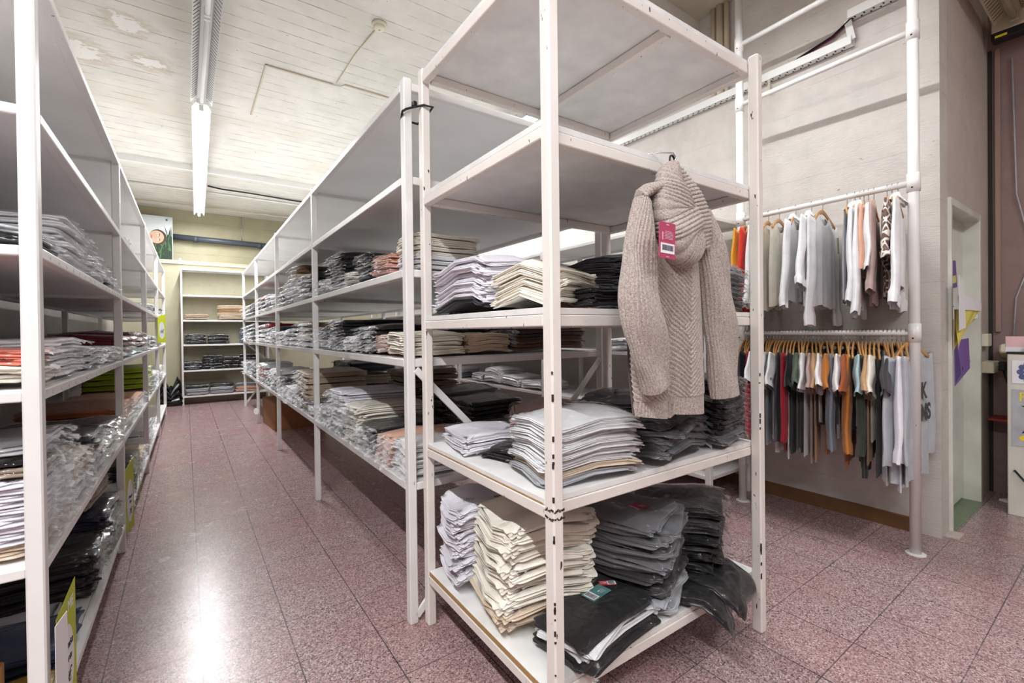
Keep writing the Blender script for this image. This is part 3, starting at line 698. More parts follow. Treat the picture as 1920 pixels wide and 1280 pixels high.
ms(Q, .48, .78, 6, .0225, 'black', 'sagging dark pile, middle shelf, nearest bay', ext=.045, D=.46, wp=(.004, .004, .02))
ms(Q, .27, .46, 4, .0215, [('pink', 1), ('peach', 3)], 'peachy pile, middle shelf, nearest bay', ext=.045)
ms(Q, .045, .26, 5, .0205, 'cream', 'pale pile at the near corner, middle shelf, middle rack', x0=.0, D=.31, bag=False)
ms(Q, .045, .30, 5, .0175, 'beige', 'sand pile next to the near corner pile, middle shelf', x0=.33, D=.24, bag=False)
ms(Q, .05, .36, 9, .018, [('brown', 3), ('darkbrown', 6)], 'dark brown pile by the braced post, middle shelf', x0=.60, D=.50)
ms(Q, .40, .66, 14, .0238, 'black', 'very tall neat black pile at the back, middle shelf', x0=.52, D=.30, ext=.012, jit=(1, .004))
ms(L_, 1.42, 1.71, 6, .021, [('black', 2), ('lightgrey', 4)], 'grey pile by the second post, lower shelf', ext=.05)
ms(L_, 1.08, 1.41, 12, .0215, [('black', 2), ('lilac', 10)], 'tall lilac-white pile, lower shelf, nearest bay', ext=.05, D=.46)
ms(L_, .76, 1.06, 10, .0205, [('beige', 3), ('cream', 7)], 'cream pile, lower shelf, nearest bay', ext=.045, D=.46)
ms(L_, .49, .75, 6, .0225, 'black', 'short dark pile, lower shelf, nearest bay', ext=.05, D=.42)
ms(L_, .245, .48, 5, .0255, [('pink', 2), ('peach', 3)], 'peachy pile, lower shelf, nearest bay', ext=.05, D=.4)
ms(L_, .045, .24, 6, .0235, 'white', 'pale pile at the near corner, lower shelf, middle rack', ext=.03, D=.34)
ms(L_, .36, .70, 9, .026, 'black', 'tall dark pile behind the peachy pile, lower shelf', x0=.52, D=.36, ext=.01)
ms(L_, .80, 1.15, 5, .05, [('olive', 2), ('charcoal', 3)], 'thick dark pile behind the cream pile, lower shelf', x0=.54, D=.46, ext=.01, layers=3)
ms(L_, 1.30, 1.70, 8, .044, [('taupe', 4), ('brown', 4)], 'brown pile behind the second post, lower shelf', x0=.52, D=.44, ext=.01, layers=3)
ms(L_, .05, .32, 5, .030, [('black', 2), ('olive', 3)], 'olive pile behind the sloping brace, lower shelf', x0=.36, D=.30)
ms(L_, .06, .36, 4, .040, [('white', 2), ('lightgrey', 2)], 'pale pile deep beside the braces, lower shelf', x0=.72, D=.40)
# second bay
b2 = 1.79
ms(U, b2 + .12, b2 + .56, 8, .0225, [('white', 1), ('black', 7)], 'dark pile, upper shelf, second bay', ext=.05)
ms(U, b2 + .60, b2 + .98, 14, .0222, [('white', 9), ('beige', 2), ('brown', 3)], 'high white and brown pile, upper shelf, second bay', ext=.05, lean=(0, .003))
ms(U, b2 + 1.0, b2 + 1.38, 8, .024, [('lightgrey', 3), ('white', 5)], 'white pile behind the high one, upper shelf, second bay', ext=.06)
ms(U, b2 + 1.4, b2 + 1.72, 4, .03, [('black', 2), ('navy', 2)], 'small dark pile, upper shelf, second bay', ext=.03)
ms(Q, b2 + .12, b2 + .75, 8, .0245, [('white', 4), ('beige', 2), ('brown', 2)], 'white and brown pile, middle shelf, second bay', ext=.07)
ms(Q, b2 + .8, b2 + 1.25, 6, .025, [('white', 3), ('navy', 3)], 'navy and white pile, middle shelf, second bay', ext=.06)
ms(Q, b2 + 1.28, b2 + 1.7, 5, .026, [('lightgrey', 3), ('white', 2)], 'pale pile, middle shelf, second bay', ext=.06)
ms(L_, b2 + .34, b2 + .88, 11, .0285, [('brown', 3), ('beige', 8)], 'tall beige pile, lower shelf, second bay', ext=.06, D=.5)
ms(L_, b2 + .08, b2 + .32, 4, .026, [('white', 2), ('navy', 2)], 'navy and white pile, lower shelf, second bay', ext=.03)
ms(L_, b2 + .92, b2 + 1.35, 5, .028, 'white', 'crinkled white pile, lower shelf, second bay', ext=.08)
ms(L_, b2 + 1.37, b2 + 1.72, 7, .028, [('lightgrey', 3), ('charcoal', 4)], 'dark grey pile, lower shelf, second bay', ext=.05)
ms(L_, b2 + .9, b2 + 1.6, 5, .07, [('taupe', 3), ('black', 2)], 'thick taupe pile deep in the second bay', x0=.5, D=.5, ext=.01, layers=3)
# third and farthest bays
b3 = 3.61
ms(U, b3 + .08, b3 + .5, 6, .027, 'white', 'white pile, upper shelf, third bay', ext=.06)
ms(U, b3 + .55, b3 + 1.05, 7, .027, [('lightgrey', 2), ('charcoal', 2), ('white', 3)], 'mixed grey pile, upper shelf, third bay', ext=.06)
ms(U, b3 + 1.1, b3 + 1.7, 7, .028, [('white', 2), ('charcoal', 3), ('red', 2)], 'red-topped pile, upper shelf, third bay', ext=.06)
ms(Q, b3 + .08, b3 + .62, 7, .025, [('lightgrey', 3), ('white', 2), ('navy', 2)], 'white and navy pile, middle shelf, third bay', ext=.06)
ms(Q, b3 + .68, b3 + 1.7, 8, .029, [('white', 3), ('lightgrey', 2), ('red', 3)], 'red-topped pile, middle shelf, third bay', ext=.07)
ms(L_, b3 + .08, b3 + .6, 8, .03, [('lightgrey', 4), ('white', 4)], 'white pile, lower shelf, third bay', ext=.06)
ms(L_, b3 + .66, b3 + 1.12, 6, .03, [('charcoal', 3), ('lightgrey', 3)], 'grey pile, lower shelf, third bay', ext=.06)
ms(L_, b3 + 1.15, b3 + 1.72, 8, .031, [('charcoal', 2), ('red', 4), ('white', 2)], 'red and white pile, lower shelf, third bay', ext=.06)
b4 = 5.47
for lv, nm, h in ((U, 'upper', 6), (Q, 'middle', 9), (L_, 'lower', 8)):
    ms(lv, b4 + .12, b4 + .85, h, .03, [('charcoal', 3), ('grey', 3), ('charcoal', 3)], f'crinkled grey pile, {nm} shelf, farthest bay', ext=.09)
    ms(lv, b4 + .95, b4 + 1.65, h - 1, .03, [('grey', 3), ('charcoal', 5)], f'last crinkled grey pile, {nm} shelf, farthest bay', ext=.09)

# --- left rack: fronts face +x; local x from 0 back to -.56
def ls(lvl, y0, y1, n, pitch, cols, phrase, x1=-.012, D=.46, **k):
    k['ext'] = min(k.get('ext', .03), .05) * .5; k.setdefault('ends', not any(q in phrase for q in ('grey pile, second', 'black-topped', 'black pile', 'taupe', 'rust', 'burgundy')));
    if 'black' in str(cols): k['film'] = 'filmgloss'
    p = left.P(x1 - D / 2, (y0 + y1) / 2)
    return stack(phrase, p, R(90) + left.rz, (y1 - y0) * .98, D, left.levels[lvl] + .004, n, pitch, cols, **k)
ls(2, .05, .33, 2, .022, [('black', 1), ('lightgrey', 1)], 'near end of the fourth shelf up, left rack', ext=.03)
a = ls(2, .36, .80, 7, .0205, 'white', 'crinkled white pile, fourth shelf up, left rack', ext=.05)
ls(2, .84, 1.24, 4, .022, 'white', 'lower white pile by the second post, fourth shelf up', ext=.06)
ls(2, 1.30, 1.62, 2, .024, [('black', 1), ('white', 1)], 'flat pile at the second post, fourth shelf up', ext=.06)
o, w, t_ = a[-1]
def stripe(o, w, t, x, y, lx, ly, mat, name='printed_stripe', label=None):
    g = np.linspace(-.5, .5, 9); X, Y = np.meshgrid(x + g * lx, y + g * ly); Z = w(X, Y) + t + .0055
    n = 9; V = np.stack([X, Y, Z], -1).reshape(-1, 3); F = [(j * n + i, j * n + i + 1, (j + 1) * n + i + 1, (j + 1) * n + i) for j in range(n - 1) for i in range(n - 1)]
    s = link(name, arr_mesh(name, V, F, mat), o)
    if label: s['label'] = label
stripe(o, w, t_, -.0, .10, .26, .03, cm('red'), label='red stripe'); stripe(o, w, t_, .02, -.10, .03, .2, cm('crimson'), label='pink stripe')
ls(3, .04, .28, 2, .024, 'cream', 'cream pair at the near post, third shelf up, left rack', ext=.03)
ls(3, .05, .26, 2, .02, 'salmon', 'salmon pair on the cream pair, third shelf up, left rack', ext=.03, x1=-.02)
for o in list(bpy.data.objects):
    if o.get('group') == 'salmon pair on the cream pair, third shelf up, left rack': o.location.z += .056
a = ls(3, .32, .78, 5, .024, 'white', 'striped white pile, third shelf up, left rack', ext=.06)
o, w, t_ = a[-1]; stripe(o, w, t_, -.03, .12, .34, .03, plain('green_print', (70, 112, 76), .7), label='green stripe'); stripe(o, w, t_, .0, -.08, .05, .2, plain('teal_print', (130, 168, 160), .7), label='teal print')
o, w, t_ = a[-2]; stripe(o, w, t_, -.03, .15, .34, .03, plain('brick_print', (160, 74, 72), .7), label='brick red stripe')
ls(3, .80, 1.20, 3, .026, 'lightgrey', 'grey pile beyond the striped pile, third shelf up', ext=.06)
ls(3, 1.24, 1.68, 3, .024, 'white', 'white pile by the second post, third shelf up', ext=.06)
ls(3, .06, .40, 2, .05, [('mint', 1), ('black', 1)], 'rolled pair at the back, third shelf up, left rack', x1=-.30, D=.22, layers=3)
for o in list(bpy.data.objects):
    if o.get('group') == 'rolled pair at the back, third shelf up, left rack': o.location.z += .02
ls(3, 1.90, 2.55, 6, .022, [('lightblue', 2), ('burgundy', 4)], 'burgundy pile, third shelf up, second bay, left rack', ext=.06)
ls(3, 2.62, 3.45, 6, .026, [('lightblue', 2), ('burgundy', 4)], 'farther burgundy pile, third shelf up, second bay', ext=.07)
ls(3, 3.75, 4.5, 5, .026, [('navy', 3), ('lightgrey', 2)], 'navy pile, third shelf up, third bay, left rack', ext=.06)
ls(3, 5.6, 6.4, 4, .026, 'lightgrey', 'pale pile, third shelf up, farthest bay, left rack', ext=.07)
ls(4, .045, .46, 12, .0168, [('beige', 2), ('lilac', 10)], 'lilac pile, second shelf up, near end, left rack', ext=.05, D=.5, jit=(2, .006))
ls(4, .05, .44, 3, .03, [('taupe', 1), ('black', 1), ('lightgrey', 1)], 'flat items on the lilac pile, left rack', ext=.05, D=.46)
for o in list(bpy.data.objects):
    if o.get('group') == 'flat items on the lilac pile, left rack': o.location.z += 12 * .0168 + .006
ls(4, .50, .84, 6, .026, [('white', 3), ('beige', 2), ('cream', 1)], 'crinkled cream pile beyond the lilac pile, left rack', ext=.08)
ls(4, .88, 1.26, 6, .028, [('lightgrey', 2), ('taupe', 2), ('charcoal', 2)], 'grey pile, second shelf up, left rack', ext=.08)
ls(4, 1.30, 1.68, 5, .03, [('white', 2), ('lightgrey', 1), ('black', 2)], 'black-topped pile by the second post, second shelf up', ext=.07)
ls(4, 1.88, 2.5, 6, .026, [('white', 3), ('rust', 3)], 'rust brown pile, second shelf up, second bay', ext=.09)
ls(4, 2.56, 3.4, 4, .028, [('white', 2), ('peach', 2)], 'pale peach pile, second shelf up, second bay', ext=.09)
ls(4, 3.72, 4.5, 9, .033, [('brown', 3), ('lime', 6)], 'lime green pile, second shelf up, third bay', ext=.05, layers=3)
ls(4, 4.55, 5.3, 6, .03, [('lightblue', 3), ('white', 3)], 'light blue pile beyond the lime pile', ext=.07)
ls(4, 5.6, 6.5, 6, .03, [('lightgrey', 3), ('white', 3)], 'pale pile, second shelf up, farthest bay', ext=.07)
ls(5, .03, .26, 2, .03, [('burgundy', 1), ('mustard', 1)], 'yellow and burgundy pair, bottom shelf, near end', ext=.05)
ls(5, .29, .62, 2, .045, 'jeans', 'folded denim on the bottom shelf, left rack', bag=False, item='jeans', layers=3, rough=1.6)
ls(5, .66, .80, 1, .03, 'lightgrey', 'flat grey cloth beyond the denim, bottom shelf', bag=False, D=.3, x1=-.1)
ls(5, .84, 1.20, 4, .042, 'black', 'nearest black pile, bottom shelf, left rack', ext=.06, layers=3, rough=1.6)
ls(5, 1.24, 1.68, 5, .046, [('black', 3), ('navy', 2)], 'black pile by the second post, bottom shelf', ext=.07, layers=3, rough=1.6)
ls(5, 1.22, 1.68, 4, .04, 'taupe', 'taupe pile on the black pile, bottom shelf', x1=-.06, D=.4)
for o in list(bpy.data.objects):
    if o.get('group') == 'taupe pile on the black pile, bottom shelf': o.location.z += .245
ls(5, 1.86, 2.3, 3, .035, 'white', 'crinkled white pile, bottom shelf, second bay', ext=.09)
ls(5, 2.34, 2.9, 6, .034, 'black', 'black pile, bottom shelf, second bay', ext=.07)
ls(5, 2.95, 3.45, 4, .035, [('white', 2), ('beige', 2)], 'beige pile, bottom shelf, second bay', ext=.07)
ls(5, 3.75, 4.6, 6, .034, 'white', 'white pile, bottom shelf, third bay', ext=.07)
ls(1, 2.2, 2.5, 1, .04, 'white', 'small bundle on the second highest shelf, left rack', D=.2)
ls(2, 4.1, 4.6, 2, .035, 'white', 'small pale pair, fourth shelf up, third bay', D=.3)
ls(2, 5.9, 6.6, 3, .04, [('white', 2), ('navy', 1)], 'small dark-topped pile, fourth shelf up, farthest bay', D=.3)

# --- wall rack, behind the other two
def ws(lvl, y0, y1, n, pitch, cols, phrase, **k):
    p = wallr.P(-.01 + .2, (y0 + y1) / 2)
    return stack(phrase, p, R(-90) + wallr.rz, (y1 - y0) * .98, .38, wallr.levels[lvl] + .004, n, pitch, cols, **k)
ws(3, 1.86, 2.24, 3, .024, 'white', 'white pile nearest the braces, wall rack', bag=False, wp=(.008, .008, .02))
ws(3, 2.28, 2.62, 4, .026, 'white', 'second white pile along the wall rack', bag=False, wp=(.008, .008, .02))
ws(3, 2.66, 3.0, 6, .026, 'white', 'third and tallest white pile along the wall rack', bag=False, wp=(.008, .008, .025))
ws(3, 3.04, 3.3, 3, .03, 'lilac', 'lilac pile beside the tallest white pile, wall rack', bag=False)
ws(3, 3.66, 4.1, 4, .03, [('bluegrey', 2), ('lilac', 2)], 'lilac and slate pile far along the wall rack', bag=False)
ws(2, .55, .95, 3, .03, 'white', 'white pile on the third shelf of the wall rack', bag=True)

# --- back unit (fronts face -y)
def bs(lvl, x0, x1, n, pitch, cols, phrase, **k):
    return stack(phrase, (-.06 + (x0 + x1) / 2, 10.15), 0, (x1 - x0) * .98, .25, back.levels[lvl] + .004, n, pitch, cols, **k)
bs(2, .06, .42, 3, .03, 'beige', 'low beige pile on the back unit', bag=False)
bs(2, .54, 1.08, 7, .036, [('beige', 3), ('tan', 2), ('beige', 2)], 'higher beige pile on the back unit', jit=(7, .02), bag=False)
bs(3, .06, .37, 5, .036, 'black', 'left black pile on the third shelf, back unit', ext=.01)
bs(3, .39, .72, 5, .034, 'black', 'right black pile on the third shelf, back unit', ext=.01)
bs(3, .90, 1.25, 7, .04, 'bluegrey', 'slate pile on the back unit', bag=False, jit=(1, .004))
for i, (a_, b_, n_) in enumerate(((.04, .30, 4), (.31, .6, 7), (.61, .88, 6), (.89, 1.22, 7))):
    bs(4, a_, b_, n_, .036, 'black', ['shortest', 'second', 'third', 'last'][i] + ' black pile from the left, fourth shelf, back unit', ext=.01)
bs(5, .05, .40, 5, .037, [('lightgrey', 3), ('black', 2)], 'black on grey pile, left on lowest back shelf', ext=.01)
bs(5, .42, .80, 5, .037, [('lightgrey', 3), ('black', 2)], 'black on grey pile, centre of lowest back shelf', ext=.01)
bs(5, .82, 1.22, 5, .033, [('peach', 3), ('bluegrey', 2)], 'slate on peach pile, lowest back shelf', ext=.01)

# --- front rack
def fs(lvl, x, y, rz, W, D, n, pitch, cols, phrase, dz=0, **k):
    k.setdefault('layers', 4); k['ends'] = False; k['film'] = 'filmgloss' if any(q in str(cols) for q in ('black', 'charcoal', 'grey')) else 'film'; k['ext'] = k.get('ext', .03) * .7
    return stack(phrase, (x, y), R(rz), W, D, IZ[lvl] + .055 + dz, n, pitch, cols, **k)
Z = -90
# bottom shelf
a = fs(4, 1.005, 1.64, Z - 14, .27, .30, 14, .0205, 'lilac', 'lilac-white pile, bottom shelf, front rack', ext=.01, wp=(.016, .010, .018), jit=(8, .012))
o, w, t_ = a[-1]; price_tag(o, w, t_, .02, .10, R(80), M['tagbrown']); embroid(o, w, t_, 'TRV', .0, -.07, R(75), cm('lightgrey'), .032)
a = fs(4, 1.02, 1.335, Z - 12, .30, .36, 16, .0205, [('beige', 3), ('cream', 13)], 'tall cream pile, bottom shelf, front rack', ext=.01, wp=(.016, .010, .018), jit=(8, .013), lean=(.0012, -.001))
o, w, t_ = a[-1]; price_tag(o, w, t_, .03, .10, R(75), M['tagred'])
a = fs(4, 1.40, 1.22, 24, .30, .40, 14, .0212, [('lightgrey', 2), ('charcoal', 4), ('grey', 8)], 'dark grey bagged pile, bottom shelf, front rack', ext=.035, wp=(.012, .012, .016), jit=(9, .017))
o, w, t_ = a[-1]; price_tag(o, w, t_, .05, -.06, R(-20), M['tagred'], -1); embroid(o, w, t_, 'TRV', -.04, .06, R(160), cm('white'), .03); embroid(o, w, t_, '&', .0, .02, R(160), cm('white'), .02)
o, w, t_ = a[-2]
a = fs(4, 1.72, 1.215, 30, .30, .36, 12, .0222, [('black', 7), ('charcoal', 3), ('black', 2)], 'black bagged pile by the right post, front rack', ext=.05, wp=(.012, .012, .018), jit=(9, .015))
o, w, t_ = a[-1]; embroid(o, w, t_, 'TRV', .0, .04, R(170), cm('lightgrey'), .026); price_tag(o, w, t_, -.08, .10, R(20), M['paper'], 1, (.03, .016))
fs(4, 1.66, 1.57, 20, .36, .24, 7, .034, [('lightgrey', 4), ('white', 3)], 'pale bagged pile at the back, bottom shelf, front rack', ext=.03)
fs(4, 1.33, 1.60, 5, .26, .22, 9, .032, [('beige', 4), ('brown', 5)], 'brown pile at the back, bottom shelf, front rack', bag=False)
a = fs(4, 1.105, 1.075, 10, .40, .21, 5, .0165, [('black', 2), ('white', 2), ('black', 1)], 'flat pile at the near post, bottom shelf', ext=.03, wp=(.004, .004, .010), jit=(7, .014))
o, w, t_ = a[-1]; price_tag(o, w, t_, .05, .03, R(0), M['tagteal'], -1, (.05, .028)); price_tag(o, w, t_, .14, .05, R(-40), M['scarlet'], 1, (.03, .014))
# overhanging black bag
# second shelf
fs(3, 1.005, 1.60, Z - 10, .28, .28, 3, .0195, 'lilac', 'low white pile, second shelf, front rack', ext=.02)
a = fs(3, 1.04, 1.395, Z + 20, .20, .27, 2, .022, 'black', 'black pair with lettering, second shelf, front rack', ext=.02, jit=(8, .012))
o, w, t_ = a[-1]; embroid(o, w, t_, 'TRV', .0, .02, R(60), cm('white'), .034)
a = fs(3, 1.06, 1.135, -6, .36, .27, 9, .0195, [('lightgrey', 1), ('beige', 1), ('white', 7)], 'white pile with green tag, second shelf, front rack', ext=.025, wp=(.010, .008, .010), jit=(7, .015))
o, w, t_ = a[-1]; price_tag(o, w, t_, -.02, .07, R(-12), plain('dark_green_tag', (52, 84, 76), .5), 1, (.04, .024))
a = fs(3, 1.445, 1.16, 12, .36, .40, 8, .0238, [('grey', 4), ('charcoal', 4)], 'grey bagged pile under the jumper, second shelf', ext=.05, wp=(.014, .012, .020), jit=(8, .015))
o, w, t_ = a[-1]; embroid(o, w, t_, 'TRV', .02, -.1, R(12), cm('white'), .026); price_tag(o, w, t_, -.06, .1, R(20), cm('taupe'), 1, (.02, .008))
a = fs(3, 1.775, 1.14, 10, .26, .32, 12, .0208, [('grey', 2), ('black', 10)], 'black pile by the right post, second shelf, front rack', ext=.04, wp=(.006, .006, .022), jit=(5, .010))
fs(3, 1.29, 1.60, -35, .26, .26, 5, .0218, 'rosetaupe', 'dusty pink pile, second shelf, front rack', ext=.015, wp=(.01, .01, .024))
fs(3, 1.56, 1.58, -28, .24, .26, 5, .0218, 'tan', 'tan pile, second shelf, front rack', ext=.015, wp=(.006, .006, .02))
fs(3, 1.80, 1.55, 5, .22, .3, 4, .025, 'lightgrey', 'grey pile behind, second shelf, front rack', ext=.015)
# third shelf
a = fs(2, 1.0, 1.565, Z, .40, .30, 9, .0188, [('charcoal', 1), ('lilac', 8)], 'wavy lilac pile, third shelf, front rack', bag=False, wp=(.020, .006, .022), jit=(2.5, .012))
fs(2, 1.005, 1.205, Z + 16, .26, .28, 6, .0185, 'cream', 'cream pile beside the wavy pile, third shelf', bag=False, wp=(.014, .006, .022), jit=(5, .010))
fs(2, 1.13, 1.03, -4, .24, .10, 3, .0195, 'black', 'flat dark pile at the near post, third shelf', ext=.01, wp=(.004, .002, .012))
fs(2, 1.40, 1.05, 4, .26, .14, 3, .0195, 'black', 'second flat dark pile right of the near post', ext=.01, wp=(.004, .002, .012))
fs(2, 1.50, 1.34, -8, .30, .34, 10, .0205, 'charcoal', 'tall charcoal pile, third shelf, front rack', bag=False, wp=(.006, .006, .02), jit=(3, .008))
fs(2, 1.25, 1.42, 0, .17, .30, 6, .0195, [('peach', 3), ('beige', 3)], 'peach pile, third shelf, front rack', bag=False, wp=(.005, .005, .016))
fs(2, 1.795, 1.14, 4, .22, .30, 9, .0192, [('charcoal', 2), ('grey', 5), ('lightgrey', 2)], 'grey bagged pile by the right post, third shelf', ext=.03, jit=(3, .006))
fs(2, 1.60, 1.64, 0, .3, .2, 5, .024, [('burgundy', 3), ('white', 2)], 'red and white pile at the back, third shelf', ext=.01)
fs(2, 1.24, 1.69, 0, .2, .14, 4, .02, 'white', 'small white pile at the back, third shelf', bag=False)
print('FOLDED COUNT', COUNT[0])
# ------------------------------------------------------------------ clothes rails
RX = 3.268
t = thing('clothes_rail', 'white floor-to-ceiling pipe rail stand beside the beige wall', 'clothes rail', (RX, .763, 0))
PL = [(-.015, 0), (.015, .975)]
for x, y in PL:
    MB().tube([(x, y, 0), (x, y, 3.86)], .0255, 20).build('pole', M['pole'], t, True)
    MB().lathe([(.045, 0), (.045, .004), (.03, .006)], 20, 0, Matrix.Translation((x, y, 0))).build('foot_plate', M['pole'], t)
for z in (1.215, 2.035, 2.86, 3.29):
    MB().tube([(PL[0][0], 0, z), (PL[1][0], .975, z)], .0165, 14).build('rail', M['pole'], t, True)
    for x, y in PL:
        MB().tube([(x, y, z - .05), (x, y, z + .05)], .030, 20).build('joint_sleeve', M['pole'], t, True)
        MB().lathe([(.005, 0), (.005, .004)], 8, 0, basis((x - .03, y, z - .03), (0, 1, 0), (0, 0, 1))).build('screw', M['slot'], t)

def hanger_meshes():
    b = MB(); n = 17; sec = 8; V = []
    for i in range(n):
        u = -1 + 2 * i / (n - 1); x = .205 * u; z = -.062 - .075 * abs(u) ** 1.5; h = .021 - .007 * abs(u); y = -.014 * abs(u) ** 2
        for k in range(sec): q = 2 * PI * k / sec; V.append((x, y + .0055 * math.cos(q), z + h * math.sin(q) * .8))
    b.add(V, [(i * sec + k, i * sec + (k + 1) % sec, (i + 1) * sec + (k + 1) % sec, (i + 1) * sec + k) for i in range(n - 1) for k in range(sec)] + [tuple(range(sec - 1, -1, -1)), tuple(range((n - 1) * sec, n * sec))])
    w = b.build('shoulder_bar', M['hangwood'], smooth=True, mesh_only=True)
    b = MB(); P = [(0, 0, -.05), (0, 0, -.03)] + [(.0205 * math.cos(q), 0, .0205 * math.sin(q)) for q in [R(-80 + 24 * k) for k in range(11)]]
    P[1] = (.004, 0, -.028); b.tube(P, .0021, 6)
    return w, b.build('hook', M['wire'], smooth=True, mesh_only=True)
HB, HK = hanger_meshes()
def top_mesh(hw, L, flare, th, seed, neck=.17, collar=False, slope=.06):
    rs = np.random.RandomState(seed); nu, nv = 33, 26
    u = np.linspace(-1, 1, nu); v = np.linspace(0, 1, nv); Uu, Vv = np.meshgrid(u, v)
    zt = -.072 - slope * np.abs(Uu) ** 1.5
    V = []; p = rs.uniform(0, 6, 5); hem = .012 * np.sin(Uu * 4 + p[0])
    for sgn in (-1, 1):
        dip = (.075 if sgn < 0 else .03) * np.clip(1 - (np.abs(Uu) / (neck / hw * .55)) ** 2, 0, 1) * (1 - Vv) ** 6
        z = (zt - dip) * (1 - Vv) + Vv * (-L + hem)
        x = hw * Uu * (1 + (flare - 1) * Vv - .10 * np.sin(PI * np.clip(Vv * 2.2, 0, 1)) * (1 - Vv))
        body = (1 - np.abs(Uu) ** 4) ** .5
        rip = (np.sin(Uu * 9 + p[1] + Vv * 1.5) * .5 + np.sin(Uu * 15 + p[2] - Vv) * .35) * .010 * Vv ** .7
        y = sgn * th * body * (.35 + .65 * np.clip(Vv * 4, 0, 1)) + rip * (1 - np.abs(Uu) ** 6)
        V.append(np.stack([x, y, z], -1).reshape(-1, 3))
    n = nu * nv; F = []
    for j in range(nv - 1):
        for i in range(nu - 1):
            a, b, c, d = j * nu + i, j * nu + i + 1, (j + 1) * nu + i + 1, (j + 1) * nu + i
            F.append((a, d, c, b)); F.append((n + a, n + b, n + c, n + d))
    return np.concatenate(V), F
def sleeve_mesh(sg, hw, ln, w0, w1, out, seed, cuff=False):
    rs = np.random.RandomState(seed); seg, nr = 22, 22; V = []; p = rs.uniform(0, 6, 4)
    for i in range(nr):
        f = i / (nr - 1); q = R(18) * (1 - f) + R(out) * f
        x = sg * (hw * .86 + .03 + math.sin(R(out)) * ln * f); z = -.135 - .02 * f - ln * f * math.cos(R(out))
        a = (w0 * (1 - f) + w1 * f) / 2; bb = .013 + .006 * math.sin(PI * f) + (.004 if f > .9 else 0)
        if cuff and f > .86: a *= 1.12; bb *= 1.2
        for k in range(seg):
            ang = 2 * PI * k / seg
            V.append((x + a * math.cos(ang) * math.cos(q), bb * math.sin(ang) * (1 + .35 * math.sin(ang * 4 + p[0] + f * 3)) + .005 * math.sin(9 * f + p[1]) * f, z + sg * a * math.cos(ang) * math.sin(q) * .8 + .004 * math.sin(3 * ang + p[2]) * f))
    F = [(i * seg + k, i * seg + (k + 1) % seg, (i + 1) * seg + (k + 1) % seg, (i + 1) * seg + k) for i in range(nr - 1) for k in range(seg)] + [tuple(range(seg - 1, -1, -1))]
    return V, F
def pattern_mat():
    m, nt, b, o = new_mat('brown_white_print')
    v = coords(nt, scale=(1, .3, 1)); vo = N(nt, 'ShaderNodeTexVoronoi', Scale=24, feature='DISTANCE_TO_EDGE'); nt.links.new(v, vo.inputs['Vector'])
    c = ramp(nt, vo.outputs['Distance'], [(0, lin((232, 224, 216))), (.09, lin((232, 224, 216))), (.10, lin((104, 80, 70))), (.3, lin((120, 94, 82))), (.36, lin((236, 230, 224)))], True)
    nt.links.new(c, b.inputs['Base Color']); b.inputs['Roughness'].default_value = .8; return m
CL['print'] = pattern_mat(); CN['print'] = 'brown patterned'
HS = [500]
def hang(y, z, rz, col, L, sl, desc, name, hw=.222, ln=.2, w=(.17, .165), out=14, th=.012, flare=1.06, cuff=False, collar=False, extra=None, hdesc=None):
    HS[0] += 3; s = HS[0]; x = RX + .03 * (y - .763) - .015
    h = thing('wooden_hanger', 'wooden hanger of ' + (hdesc or desc), 'hanger', (x, y, z), R(rz))
    link('shoulder_bar', HB, h); link('hook', HK, h)['label'] = 'bent steel hook'
    V, F = top_mesh(hw, L, flare, th, s, collar=collar)
    o = link(name, arr_mesh(name, V, F, cm(col))); o.location = (x, y, z); o.rotation_euler = (0, 0, R(rz)); tag(o, desc, 'blouse' if name == 'blouse' else 'sweatshirt' if name == 'sweatshirt' else 'shirt')
    if sl:
        for sg in (-1, 1):
            V, F = sleeve_mesh(sg, hw, ln, w[0], w[1], out if sg < 0 else 6, s + sg, cuff); link('sleeve', arr_mesh('sleeve', V, F, cm(col)), o)
    if collar:
        b = MB(); pts = [(.085 * math.cos(q), .03 * math.sin(q), -.062 - .03 * (math.sin(q) < -.3) * abs(math.sin(q))) for q in [2 * PI * k / 22 for k in range(23)]]
        vv = []
        for p in pts: vv += [(p[0] * 1.02, p[1] * 1.1, p[2] - .03), (p[0], p[1], p[2] + .012), (p[0] * 1.1, p[1] * 1.6, p[2] - .02)]
        b.add(vv, [(i * 3 + k, i * 3 + 3 + k, i * 3 + 4 + k, i * 3 + 1 + k) for i in range(22) for k in range(2)]); b.build('collar', cm(col), o, True)
    if extra: extra(o)
    return o
# upper rail
UZ = 2.035
hang(1.700, UZ, 14, 'amber', .72, 1, 'amber yellow blouse behind the front rack post, upper rail', 'blouse', ln=.3)
hang(1.655, UZ, 14, 'orange', .72, 1, 'orange-red blouse behind the front rack post, upper rail', 'blouse', ln=.5, w=(.16, .14))
hang(1.600, UZ, 14, 'white', .70, 1, 'white top squeezed between orange blouse and post', 'blouse', ln=.5)
hang(1.539, UZ, 12, 'cream', .66, 1, 'cream blouse with a round neck, upper rail', 'blouse', ln=.5, th=.016)
hang(1.467, UZ, 10, 'cream', .64, 0, 'sleeveless ivory blouse next to the cream one, upper rail', 'blouse', th=.018)
hang(1.364, UZ, 12, 'white', .62, 1, 'white collared shirt with straight long sleeves, upper rail', 'blouse', ln=.52, w=(.14, .10), collar=True, th=.018)
hang(1.270, UZ, 12, 'white', .66, 1, 'white blouse with gathered sleeve ends, upper rail', 'blouse', ln=.42, w=(.18, .15), cuff=True, collar=True, th=.02, out=20)
